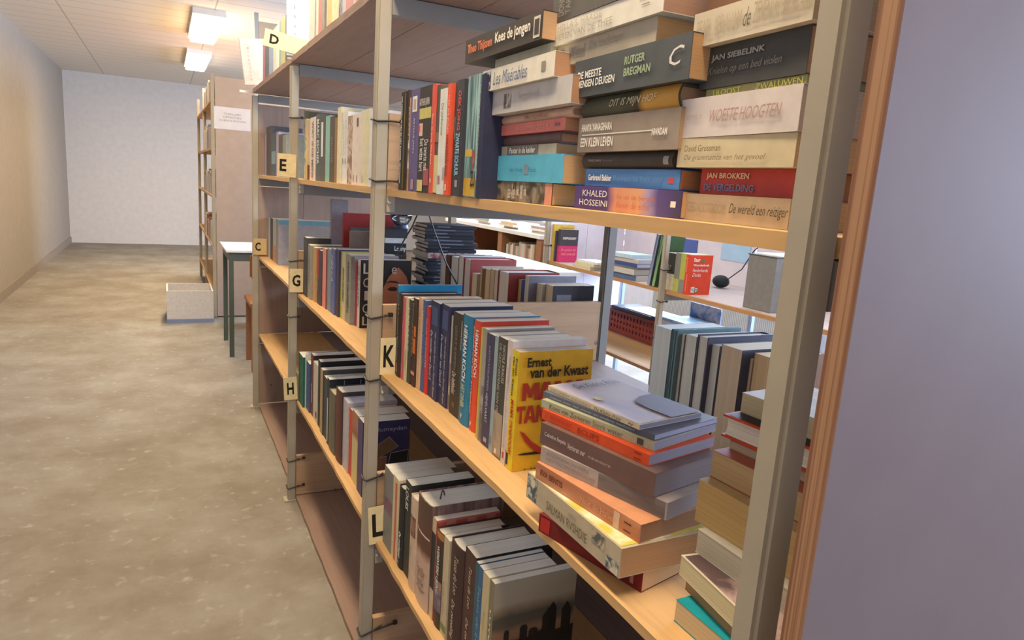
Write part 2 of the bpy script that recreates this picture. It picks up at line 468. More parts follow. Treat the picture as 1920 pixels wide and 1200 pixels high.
for y, zs in ((Y2, (ZK - .045, ZE - .03, ZL - .04)), (Y3, (ZE - .03,))):
    for z in zs:
        bm = bmesh.new(); bolt(bm, (PX + .006, y - .002, z)); from_bm('bolt', bm, mat('#c8c3b6', .35, 'paint', .6), A)
        bm = bmesh.new(); add_prism(bm, [(PX + .001, y - .0015), (PX + .02, y - .0015), (PX + .02, y + .0005), (PX + .001, y + .0005)], z - .022, z + .016); from_bm('bracket', bm, POST, A)
for a, b in ((Y1 + PY, Y2), (Y2 + PY, Y3), (Y3 + PY, Y4)):  # backs added to the two lower levels to block window daylight and darken them
    for z, z1 in ((.02, ZL - .06), (ZL, ZK - .06)):
        box('back_panel', (XB - .018, a + .002, z + .001), (XB - .004, b - .002, z1), mat('#a3938d', .65, 'wood', 0, 0, 'z'), A)
# plywood end panel standing beside the near post
EP = tag(empty('plywood_panel', (-.02, -.058, 0)), 'tall plywood panel with layered brown edge at the right edge of the picture', 'panel')
box('core', (0.0006, 0, .002), (.7, .0175, 2.25), mat('#786662', .6, 'paint'), EP)
box('layered_edge', (0, .0001, .002), (.0006, .0174, 2.25), mat('#a97f5c', .6, 'ply', 0, 0, '#7d5238'), EP)

# ------------------------------------------------------------------ letter cards
CARD = '#e8d6a4'; INK = '#24211c'
def letter_card(letter, pts, x, y, w, h, tilt, lab, rot=0, lx=.5, ls=.62, col=CARD, lw=.6):
    r = tag(empty('letter_card'), lab, 'letter card', 'letter cards on the bookcase posts')
    r.matrix_world = Matrix.Translation((x, y, pts)) @ Matrix.Rotation(rot, 4, 'Z') @ Matrix.Rotation(tilt, 4, 'Y')
    box('card', (-w / 2, 0, -h / 2), (w / 2, .0015, h / 2), mat(col, .7, 'card'), r)
    me = text_mesh(letter, w * lw, h * ls, .03)
    M = Matrix(((1, 0, 0, w * (lx - .5)), (0, 0, -1, -.0006), (0, 1, 0, 0), (0, 0, 0, 1)))
    for v in me.vertices: v.co = M @ v.co
    link('letter', me, mat(INK, .6, 'ink'), r)
    return r
def card_px(letter, u0, v0, u1, v1, y, lab, **k):
    a = on_y((u0, v0), y); b = on_y((u1, v1), y)
    return letter_card(letter, (a.z + b.z) / 2, (a.x + b.x) / 2, y, abs(b.x - a.x), abs(a.z - b.z), k.pop('tilt', 0), lab, **k)
card_px('K', 714, 634, 741, 701, Y2 - .0035, 'cream card with black letter K beside the near grey post', lx=.56, ls=.6, lw=.72)
card_px('L', 692, 952, 724, 1016, Y2 - .0075, 'cream card with black letter L tied low on the near grey post', tilt=-.06, lx=.5)
card_px('G', 543, 504, 568, 548, Y3 - .0065, 'cream card with black letter G on the middle grey post', ls=.5)
card_px('H', 532, 708, 557, 749, Y3 - .0065, 'cream card with black letter H low on the middle grey post', tilt=-.05, ls=.52, lw=.5)
card_px('E', 520, 287, 555, 333, Y3 - .0065, 'cream card with black letter E under the D card', lx=.3, ls=.52, lw=.36, tilt=.02)
card_px('C', 475, 447, 500, 478, Y4 - .0065, 'tan card with black letter C on the farthest grey post', lx=.34, ls=.52, lw=.42, col='#c9ac7c')
def holder(u0, v0, u1, v1, y, lab):
    a = on_y((u0, v0), y); b = on_y((u1, v1), y)
    box_ = tag(box('label_holder', (-abs(b.x - a.x) / 2, 0, -abs(a.z - b.z) / 2), (abs(b.x - a.x) / 2, .004, abs(a.z - b.z) / 2), mat('#efece4', .5), None, .001, ((a.x + b.x) / 2, y, (a.z + b.z) / 2)), lab, 'label holder')
card_px('D', 495, 58, 580, 103, Y3 - .02, 'large cream card with letter D sticking out at top left', tilt=.14, lx=.22, ls=.55, lw=.2, col='#f0e6b4')
holder(539, 107, 563, 114, Y3 - .006, 'small white label holder under the D card')
holder(449, 168, 473, 175, Y4 - .006, 'small white label holder under the leaning white binder')
# the stub of a further card: a bare strip of lettered card stuck to the top post

# ------------------------------------------------------------------ upper shelf, near bay: upright row
BLK, WHT = '#2b2a28', '#e9e6dc'
def streak(a, b, s=1.0): return mat(a, .45, 'streak', 0, 0, b, s)
def mottle(a, b, s=1.0): return mat(a, .45, 'mottle', 0, 0, b, s)
def bands(h, *stops): return mat('#888888', .45, 'bandsz', 0, 0, tuple(stops), h)
W1 = 'on the upper shelf of the near bay'
upright([
 (747.6, 752.6, 176, .031, .135, '#33302b', 'thin black book with white capitals down the spine', dict(texts=[('WE HEBBEN ALTIJD IN HET KASTEEL GEWOOND', .04, .93, .5, .5, WHT, 'B')])),
 (752.6, 756.4, 174, .031, .13, '#3a352d', 'very thin black book with a yellow line', dict(rects=[(.02, .98, .55, .7, '#b49c48')])),
 (756.4, 761.4, 172, .034, .13, '#4b4038', 'dark brown unlettered book', {}),
 (761.4, 766.0, 186, .036, .12, '#c99b90', 'small pink patterned book with a tan foot', dict(rects=[(.76, 1, 0, 1, '#c79a62'), (.45, .76, 0, 1, '', mottle('#e8ddd0', '#8c6a58'))], texts=[('ELLEN', .1, .4, .5, .5, '#f0e0dc')])),
 (766.0, 781.8, 171, .031, .135, '#625884', 'purple paperback with a white sticker', dict(texts=[('ARTHUR JAPIN', .28, .62, .48, .2, '#cfc8dc')], rects=[(.07, .22, .18, .72, WHT), (.1, .2, .3, .6, '#b9ab94'), (.88, .98, .3, .6, '#b08a8c')])),
 (781.8, 804.0, 167, .029, .135, '#3b3633', 'dark paperback with yellow and pink curves', dict(sart=mat('#3b3633', .45, 'cover'), texts=[('ARTHUR JAPIN', .11, .2, .45, .8, WHT, 'R'), ('De zwarte met', .5, .79, .72, .32, WHT), ('het witte hart', .49, .8, .36, .34, WHT)],
    rects=[(.2, .3, .02, .98, '#c9bd70'), (.34, .46, .05, .35, '#d7b7a0'), (.36, .42, .0, .14, '#d8476b'), (.77, .93, .55, .98, '#a2545a'), (.88, .99, .05, .5, '#cfc27a')])),
 (804.0, 810.6, 161, .027, .135, '#d65a4a', 'red paperback with pale lettering', dict(texts=[('Eline de Jong Weduwe', .27, .73, .5, .45, '#f2cdbb')], rects=[(.86, .9, .3, .6, '#f2cdbb')])),
 (810.6, 819.2, 163, .029, .135, '#5b5549', 'olive brown book with a cream foot', dict(rects=[(.64, .99, 0, 1, '#d6c68c'), (.43, .52, 0, 1, '#8b6c4e')])),
 (819.2, 832.6, 170, .027, .13, '#d8dad2', 'pale grey paperback with dark lettering and a grey barcode', dict(spine='#d8dad2', texts=[('De jonkvrouw', .14, .44, .4, .4, '#4b4b45')], rects=[(.74, .86, .72, .98, '#a9a6a2'), (.82, .9, .1, .4, '#b07a96')])),
 (832.6, 840.0, 160, .025, .135, '#e2583b', 'orange red paperback with dark red title', dict(texts=[('OEK DE JONG', .1, .44, .5, .4, '#f5d0b8'), ('HOKWERDAS KIND', .46, .83, .5, .55, '#7d2018', 'B')], rects=[(.9, .96, .25, .6, '#f5d0b8')])),
 (840.0, 849.4, 159, .031, .13, '#4c4944', 'dark grey plain book', dict(rects=[(.3, .5, .6, .75, '#d8d4c9')])),
 (849.4, 862.0, 154, .023, .14, '#3d3c44', 'charcoal book lettered in red and light blue', dict(texts=[('OEK JONG', .09, .43, .5, .55, '#d0504e', 'B'), ('ZWARTE SCHUUR', .45, .82, .5, .55, '#8ec4d8', 'B')], rects=[(.86, .92, .3, .65, '#9d9aa0')])),
 (862.0, 891.8, 149, .030, .14, '#8fb3b0', 'thick teal streaked book with yellow bands', dict(sart=streak('#9cc0bd', '#4f6a70'), texts=[('O', .6, .76, .78, .24, '#b8382c', 'RB'), ('ZU', .78, .91, .8, .36, '#27231f', 'RB')], rects=[(.6, .66, .05, .6, '#d2b24c'), (.84, .99, .02, .98, '#cfa63f')])),
 (891.8, 901.5, 145, .031, .15, '#35384e', 'tall navy hardback with white spine lettering', dict(kind='hb', bulge=.003, texts=[('DE OUDE MAN EN DE ZEE', .08, .86, .4, .28, '#b9bbc6')])),
], 335, ZE, 'in upright row beside stacks on upper shelf|in row beside stacks|beside stacks', 'upright books on the upper shelf near bay', ymax=Y2 + .0025)

# ------------------------------------------------------------------ upper shelf, near bay: three stacks
def estack(entries, where, group):
    z = ZE + .0003
    for i, e in enumerate(entries):
        uA, vA, uB, vB, xa, xb, W, col, desc, kw = e
        A_ = on_x((uA, vA), xa); B_ = on_x((uB, vB), xb)
        kw = dict(kw)
        z1 = kw.pop('z1', A_.z)
        if z1 - z < .007: z1 = z + .007
        lying((xa, A_.y), (xb, B_.y), z, z1 - .0004, W, col, desc, pick(desc, '%s from bottom of' % ORD[i], where), group, **kw)
        z = z1
OR_P = '#d2ab78'
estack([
 (925, 338, 1037, 343, .062, .055, .13, '#4c463f', 'dark patterned paperback with pink edged spine', dict(pages=OR_P, sart=mottle('#4a443d', '#8d8474', 1.4), texts=[('Isabel', .3, .36, .5, .72, '#d8cfbd', 'I'), ('Allende', .37, .43, .5, .76, '#d8cfbd', 'I'), ('Inés,', .46, .5, .5, .5, WHT, 'I'), ('vrouw van', .52, .56, .5, .7, WHT, 'I'), ('mijn hart', .58, .62, .5, .6, WHT, 'I')], rects=[(0, .06, 0, 1, '#cf8f78'), (.9, 1, 0, 1, '#cf8f78')])),
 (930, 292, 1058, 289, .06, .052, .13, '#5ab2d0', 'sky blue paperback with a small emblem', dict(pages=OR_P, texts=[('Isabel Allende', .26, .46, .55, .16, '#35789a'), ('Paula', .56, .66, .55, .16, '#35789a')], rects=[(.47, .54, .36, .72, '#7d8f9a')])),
 (923, 276, 1043, 272, .066, .056, .125, '#bab5a2', 'thin grey and white paperback', dict(pages='#b98f63', texts=[('Panter in de kelder', .33, .73, .5, .62, '#efece2', 'B')], rects=[(.28, .76, 0, 1, '#7d7c78')])),
 (944, 256, 1054, 249, .07, .062, .12, '#6d5a59', 'thin mauve brown hardback', dict(kind='hb', pages='#b98a5c')),
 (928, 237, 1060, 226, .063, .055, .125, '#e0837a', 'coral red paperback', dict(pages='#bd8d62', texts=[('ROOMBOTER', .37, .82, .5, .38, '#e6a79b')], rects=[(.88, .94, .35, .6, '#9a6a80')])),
 (938, 220, 1077, 206, .066, .058, .12, '#d3b29d', 'pale pink rounded book', dict(kind='hb', bulge=.004, pages='#c0946a', texts=[('Het tuinhuis', .42, .73, .5, .5, '#a07f70')])),
 (921, 173, 1073, 151, .044, .04, .13, '#c5c1bd', 'light grey thick paperback with a dark picture', dict(pages='#bc8d68', rects=[(.2, .3, .2, .8, '', mottle('#5d5450', '#c3bdb6', 2))], texts=[('Verzameld werk', .4, .66, .4, .3, '#aeaaa8')])),
 (906, 134, 1041, 101, .036, .034, .13, '#ded8c8', 'cream paperback with large blue title', dict(pages='#bd8f6c', texts=[('Les Misérables', .19, .68, .5, .6, '#4c6391', 'I')], rects=[(.03, .14, .1, .9, '', mottle('#3d4250', '#b8bac0', 3)), (.85, .9, .3, .7, '#908b82')])),
 (929, 112, 1034, 87, .05, .05, .125, '#c6c7b2', 'thin pale green paperback set back', dict(pages='#d0c19a')),
 (874, 76, 1017, 46, .03, .03, .12, '#413a35', 'black paperback with orange and white title', dict(pages='#c9a27a', texts=[('Theo Thijssen', .05, .41, .5, .5, '#df7a4b', 'B'), ('Kees de jongen', .45, .88, .45, .55, '#efe6d4', 'B')], rects=[(.91, .98, .15, .9, '#cfc6b6'), (.92, .97, .25, .8, '#413a35')])),
], 'left stack on upper shelf|left stack', 'left stack of lying books')
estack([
 (1079.5, 347, 1281, 353, .064, .06, .135, '#54437c', 'purple and orange paperback with white capitals', dict(pages=OR_P, sart=bands(.2, (.02, '#3c3834'), (.1, '#4a3f6c'), (.24, '#5d4d86'), (.32, '#a596bb'), (.4, '#d7a179'), (.66, '#cf8f70'), (.74, '#54437c'), (.95, '#54437c')), texts=[('KHALED', .1, .36, .3, .26, WHT), ('HOSSEINI', .07, .37, .7, .26, WHT), ('En uit de bergen', .46, .8, .4, .24, '#c06f4f'), ('kwam de echo', .46, .76, .7, .24, '#c06f4f')], rects=[(.92, .96, .4, .62, '#e8e2d6')])),
 (1099, 316, 1278, 313, .066, .062, .13, '#3f69a8', 'blue paperback with small white lettering', dict(pages='#c0834f', sart=streak('#3b66a6', '#5483ba', .4), texts=[('Gerbrand Bakker', .05, .33, .5, .36, WHT, 'B'), ('Boven is het stil', .35, .85, .5, .3, '#5f8fc2')], rects=[(.9, .95, .4, .7, '#c4525a')])),
 (1098.5, 287, 1271, 263, .07, .066, .13, '#4b4744', 'charcoal rounded hardback', dict(kind='hb', bulge=.005, pages='#9a7454', texts=[('FRANZ KAFKA', .1, .26, .5, .14, '#b7b2a8'), ('Brieven', .28, .4, .5, .18, '#77726c')], rects=[(.92, .97, .3, .75, '#a5a29c')])),
 (1087, 222, 1280, 189, .06, .055, .135, '#97897b', 'taupe paperback lettered in white either side of a line', dict(pages='#c69c6f', texts=[('HANYA YANAGIHARA', .05, .39, .3, .22, WHT, 'B'), ('EEN KLEIN LEVEN', .05, .41, .72, .26, WHT, 'B'), ('NWADAM', .78, .91, .55, .18, WHT, 'B')], rects=[(.05, .77, .49, .52, '#e2ddd2')])),
 (1097, 186, 1282, 145, .064, .058, .13, '#55523f', 'olive hardback with a yellow spine end', dict(kind='hb', bulge=.004, pages='#c39c76', sart=bands(.2, (.0, '#c89546'), (.34, '#d2a350'), (.4, '#4e4634'), (.6, '#5a5a45'), (.95, '#4f4f40')), texts=[('DIT IS MIJN HOF', .34, .82, .5, .45, '#d8cfae', 'I')])),
 (1079.5, 116, 1300, 62, .052, .046, .14, '#505456', 'dark grey thick paperback with white and green capitals', dict(pages='#c69a6a', texts=[('DE MEESTE', .05, .29, .42, .2, WHT, 'B'), ('MENSEN DEUGEN', .05, .42, .66, .2, WHT, 'B'), ('RUTGER', .5, .67, .3, .2, '#9fb08c', 'B'), ('BREGMAN', .5, .72, .58, .2, '#9fb08c', 'B'), ('C', .86, .96, .45, .42, '#d8d4cc', 'I')])),
 (1046, 88, 1233, 36, .058, .052, .125, '#b9ae9a', 'grey beige paperback with grey lettering', dict(pages='#c9985f', texts=[('Elie Wiesel', .04, .34, .5, .55, '#7d7c7c', 'I'), ('De bedelaar', .37, .72, .35, .3, '#a19a8c', 'I'), ('van Jeruzalem', .37, .78, .7, .3, '#a19a8c', 'I')])),
 (1039, 46, 1245, -3, .052, .046, .13, '#dbd6c8', 'cream white paperback lettered in two grey lines', dict(pages='#b98d6e', texts=[('HELLA S. HAASSE', .06, .51, .28, .28, '#b1aa9d'), ('HEREN VAN DE THEE', .04, .61, .7, .28, '#a59e92')], rects=[(.82, .92, .3, .33, '#8e877c'), (.84, .9, .5, .54, '#8e877c')])),
 (1040, -18, 1190, -60, .052, .046, .13, '#59544f', 'dark grey thick paperback partly above the picture', dict(pages='#b98d6e', texts=[('DONNA', .1, .18, .5, .7, '#8a857c', 'R'), ('TARTT', .2, .27, .5, .7, '#8a857c', 'R')])),
], 'middle stack on upper shelf|middle stack', 'middle stack of lying books')
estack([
 (1281, 361, 1482, 384, .066, .062, .135, '#b6a184', 'tan paperback with dark italic title', dict(pages=OR_P, texts=[('CEES NOOTEBOOM', .07, .46, .5, .36, '#978672'), ('De wereld een reiziger', .5, 1.0, .5, .45, '#4b4238', 'I')])),
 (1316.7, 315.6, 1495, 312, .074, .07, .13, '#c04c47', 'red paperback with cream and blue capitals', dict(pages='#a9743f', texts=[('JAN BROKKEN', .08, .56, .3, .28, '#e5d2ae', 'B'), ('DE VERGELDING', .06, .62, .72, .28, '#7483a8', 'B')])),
 (1274, 259.5, 1497, 240, .06, .054, .135, '#d0c19d', 'cream paperback with brown lettering in two lines', dict(pages=OR_P, texts=[('David Grossman', .08, .42, .36, .22, '#75644c'), ('De grammatica van het gevoel', .08, .8, .7, .24, '#8b7a62', 'I')])),
 (1279.5, 187, 1508, 152, .06, .052, .135, '#d5cac4', 'white glossy paperback with a red title', dict(pages='#c3b09a', texts=[('WOESTE HOOGTEN', .3, .88, .5, .3, '#b08c88', 'I'), ('EMILY', .08, .23, .48, .12, '#c0b2ac')])),
 (1325, 168, 1516, 125, .072, .064, .125, '#8c8a62', 'thin olive green paperback', dict(pages='#8f8a66', texts=[('TROOST', .08, .4, .5, .6, '#a6ab55'), ('ZWALUWEN', .55, .98, .5, .6, '#a6ab55')])),
 (1319, 93, 1525, 36, .07, .062, .135, '#4a4b4b', 'dark slate thick paperback with grey lettering', dict(pages='#b68f67', texts=[('JAN SIEBELINK', .12, .64, .3, .18, '#a9a9a4', 'B'), ('Knielen op een bed violen', .1, .8, .62, .24, '#80807c', 'I')])),
 (1303.5, 27, 1531, -24, .06, .052, .135, '#cdc0a8', 'cream paperback with scrawled grey title', dict(pages='#b49b78', texts=[('PEARL ABRAHAM', .05, .46, .5, .5, '#b3a68f'), ('de', .48, .54, .5, .5, '#655b4d', 'I'), ('ZEVENDE BEDELAAR', .56, 1.0, .45, .55, '#a99c86')])),
 (1330, -10, 1500, -50, .085, .08, .12, '#7d5c48', 'brown book above the picture edge', dict(pages='#a58a6a')),
], 'right stack on upper shelf|right stack', 'right stack of lying books')

# ------------------------------------------------------------------ middle shelf, near bay: row beside the K card
GLY = {'M': [(0, 0), (0, 1), (.3, 1), (.5, .55), (.7, 1), (1, 1), (1, 0), (.74, 0), (.74, .55), (.58, .15), (.42, .15), (.26, .55), (.26, 0)],
 'A': [(0, 0), (.3, 1), (.7, 1), (1, 0), (.72, 0), (.66, .2), (.34, .2), (.28, 0)],
 'T': [(.36, 0), (.36, .76), (0, .76), (0, 1), (1, 1), (1, .76), (.64, .76), (.64, 0)],
 'N': [(0, 0), (0, 1), (.3, 1), (.72, .42), (.72, 1), (1, 1), (1, 0), (.7, 0), (.28, .58), (.28, 0)],
 'D': [(0, 0), (0, 1), (.6, 1), (.9, .85), (1, .5), (.9, .15), (.6, 0)]}
def ernest(b, T, H, W):
    for g, x0, x1, z0, z1 in (('M', .06, .285, .6, .745), ('A', .275, .49, .6, .745), ('M', .5, .73, .6, .745), ('A', .72, .94, .6, .745), ('T', .005, .12, .41, .555), ('A', .105, .265, .41, .555), ('N', .265, .395, .41, .555), ('D', .41, .54, .41, .555)):
        sc = lambda p: (x0 + (x1 - x0) * p[0], z0 + (z1 - z0) * p[1])
        cover_poly(b, [sc(p) for p in GLY[g]], T, H, W, '#a83520', 'cover_lettering')
        if g == 'A': cover_poly(b, [sc(p) for p in ((.42, .4), (.58, .4), (.5, .72))], T, H, W, '#d3a020', 'cover_lettering', .0008)
        if g == 'D': cover_poly(b, [sc(p) for p in ((.32, .25), (.32, .75), (.6, .7), (.66, .5), (.6, .3))], T, H, W, '#d3a020', 'cover_lettering', .0008)
    pts = [(.43, .30), (.5, .275), (.6, .2), (.75, .13), (.9, .09), (.97, .115), (.9, .06), (.78, .07), (.64, .12), (.52, .2)]
    cover_poly(b, [(x - .37, z + .05) for x, z in pts], T, H, W, '#a8331f')
    cover_poly(b, [(.32 + .26 * math.cos(a), .145 + .012 * math.sin(a)) for a in [k * PI / 12 for k in range(24)]], T, H, W, '#37230f', d=.0004)
upright([
 (735.8, 741.4, 529, .064, .16, '#1f7f92', 'tall teal book with a blue cover', dict(art=mat('#1f7aa0', .4, 'cover'), spine='#3a4540')),
 (741.6, 749.3, 545, .063, .145, '#3a322d', 'black brown book with pale spine lettering', dict(kind='hb', bulge=.002, texts=[('A. F. Th. Kellendonk Mystiek lichaam', .12, .8, .45, .3, '#b8ab96')], rects=[(.84, .95, .1, .5, '#b98077')])),
 (749.5, 755.2, 552, .065, .14, '#c9646a', 'slim pink red book', dict(texts=[('Marie Kessels', .3, .6, .5, .4, '#e6a2a0')], rects=[(.8, .95, .2, .8, '#d97a74')])),
 (755.3, 760.8, 553, .067, .14, '#cfc79f', 'pale green and cream book', dict(spine='#d0cba6', texts=[('De wand', .62, .8, .75, .4, '#56604f')])),
 (760.8, 768.3, 557, .069, .13, '#43463f', 'dark olive book with white lettering', dict(texts=[('KERTESZ', .1, .62, .25, .4, '#cfcdbc')])),
 (768.3, 777.0, 554, .071, .135, '#4b332e', 'dark brown book with two orange spots', dict(texts=[('De geheime tuin van het verlangen', .06, .66, .2, .3, '#c9b79c')], rects=[(.31, .43, .42, .98, '#d06a2c'), (.45, .62, .3, .98, '#d46d2b'), (.83, .87, .05, .95, '#d9a48c')])),
 (777.3, 786.6, 552, .075, .14, '#d8b58c', 'tan paperback with brown spine lettering', dict(texts=[('Jaap Scholten Spoorloos', .12, .66, .6, .38, '#8a7258')])),
 (786.6, 793.4, 558, .077, .135, '#4f6391', 'medium blue paperback', dict(texts=[('Yasmine Khadra Olifant', .1, .8, .5, .42, '#9db3d8')])),
 (793.6, 800.3, 569, .079, .115, '#cf3f38', 'short bright red book', dict(texts=[('Herman Kok DOCTER', .14, .7, .5, .4, '#ecc0b0')])),
 (800.4, 819.2, 558, .082, .14, '#363a58', 'thick navy paperback, first of a matching pair', dict(texts=[('De moeder van David S.', .3, .82, .28, .24, '#d4d6de', 'I'), ('Het verdriet leven van Floortje Bloem', .3, .97, .7, .22, '#c4c6d2', 'I')], rects=[(.05, .24, .15, .85, '#47587c')])),
 (819.6, 838.2, 564, .086, .14, '#393a56', 'thick navy paperback, second of a matching pair', dict(texts=[('De moeder van David S.', .3, .82, .28, .24, '#d4d6de', 'I'), ('Het verdriet leven van Floortje Bloem', .3, .97, .7, .22, '#c4c6d2', 'I')], rects=[(.05, .24, .15, .85, '#4a5680')])),
 (838.8, 844.6, 587, .090, .12, '#c9c2ae', 'thin short cream book with a pink foot', dict(rects=[(.5, .74, 0, 1, '#a4837a'), (.84, 1, 0, 1, '#8d756c')])),
 (845.0, 861.6, 580, .086, .14, '#413b33', 'dark brown paperback with an italic title', dict(texts=[('GEERT KIMPEN', .12, .55, .5, .26, '#857c6e'), ('De kabbalist', .57, .79, .45, .38, '#e0d9c8', 'I')], rects=[(.87, .92, .3, .6, '#6b5c47')])),
 (861.6, 864.0, 587, .086, .14, '#4b4742', 'very thin dark book with white capitals', dict(texts=[('HERMAN KOCH', .06, .33, .5, .6, WHT, 'B')])),
 (864.0, 882.0, 584, .086, .14, '#3180a2', 'blue paperback with large white capitals', dict(bulge=.003, texts=[('HERMAN KOCH', .09, .6, .5, .36, WHT, 'B'), ('HET DINER', .63, .84, .5, .36, '#b9bd8a', 'B'), ('V', .9, .945, .45, .2, WHT, 'RB')])),
 (882.4, 897.4, 594, .089, .14, '#e0553a', 'orange red paperback with white capitals', dict(art=mat('#d24a38', .42, 'cover'), spine='#e0553a', bulge=.003, texts=[('HERMAN KOCH', .08, .5, .7, .34, WHT, 'B'), ('ZOMERHUIS MET ZWEMBAD', .05, .85, .27, .28, '#f0b79c', 'B'), ('V', .91, .955, .5, .26, WHT, 'RB')])),
 (898.0, 901.2, 611, .082, .135, '#cbb640', 'slim yellow paperback', dict(texts=[('De graanrepubliek', .2, .6, .5, .4, '#8d8448')])),
 (901.2, 909.0, 612, .080, .135, '#9c968c', 'grey book with a dark lower edge', dict(rects=[(.5, 1, .4, 1, '', mottle('#6d665c', '#a7a096'))])),
 (909.6, 924.2, 621, .079, .135, '#47455e', 'slate blue paperback with spaced white capitals', dict(texts=[('JUDITH KOELEMEIJER', .1, .5, .5, .26, '#a9a9b6'), ('HEMELVAART', .52, .78, .5, .28, '#c9c9d2')], rects=[(.92, .96, .3, .7, '#a2a1ae')])),
 (924.6, 931.0, 627, .077, .135, '#93a6aa', 'pale blue grey slim book', dict(rects=[(.86, .93, .2, .5, '#6d7678')])),
 (931.2, 948.8, 628, .077, .13, '#4b4942', 'dark paperback with a beige picture at the foot', dict(texts=[('NICOLE KRAUSS', .05, .36, .75, .26, '#c9c5b8'), ('DE GESCHIEDENIS VAN DE', .05, .62, .35, .24, '#b4b0a4')], rects=[(.62, .99, .03, .97, '', mottle('#a99883', '#84725f', .6)), (.93, .97, .3, .5, '#e5ded0')])),
 (949.0, 959.2, 634, .075, .14, '#d2c6bb', 'off-white paperback with lilac lettering', dict(texts=[('GERARD KORNELIS', .12, .35, .72, .22, '#7d746d'), ('DE ACHTERTUIN VAN HET ACHTERHUIS', .22, .86, .5, .24, '#ad8fa2')], rects=[(.9, .95, .25, .55, '#c9463a'), (.86, 1, .93, 1, '#2f2c28')])),
 (959.4, 972.4, 653, .075, .137, '#b98a1e', 'thick yellow paperback facing the camera with red title', dict(pages='#c8c2b8', art=mat('#d3a020', .4, 'cover'), spine='#dcc32c',
    texts=[('Ernest', .06, .2, .74, .26, '#2f2611', 'B'), ('van der Kwast', .05, .38, .36, .26, '#2f2611', 'B'), ('MAMA TANDOORI', .4, .87, .5, .42, '#c3391f', 'BI')], rects=[(.87, .97, .02, .3, '#2f2b22')],
    ctexts=[('Ernest', .1, .42, .875, .955, '#33240a', 'H'), ('van der Kwast', .14, .94, .785, .875, '#33240a', 'H'), ('OORI', .56, .99, .415, .55, '#a53420', ''), ('NIJGH', .15, .6, .005, .02, '#4a3510', 'B')], after=ernest)),
], 700, ZK, 'in the row beside the K card|beside K card', 'row of books beside the K card', ymax=Y2 + .0025)

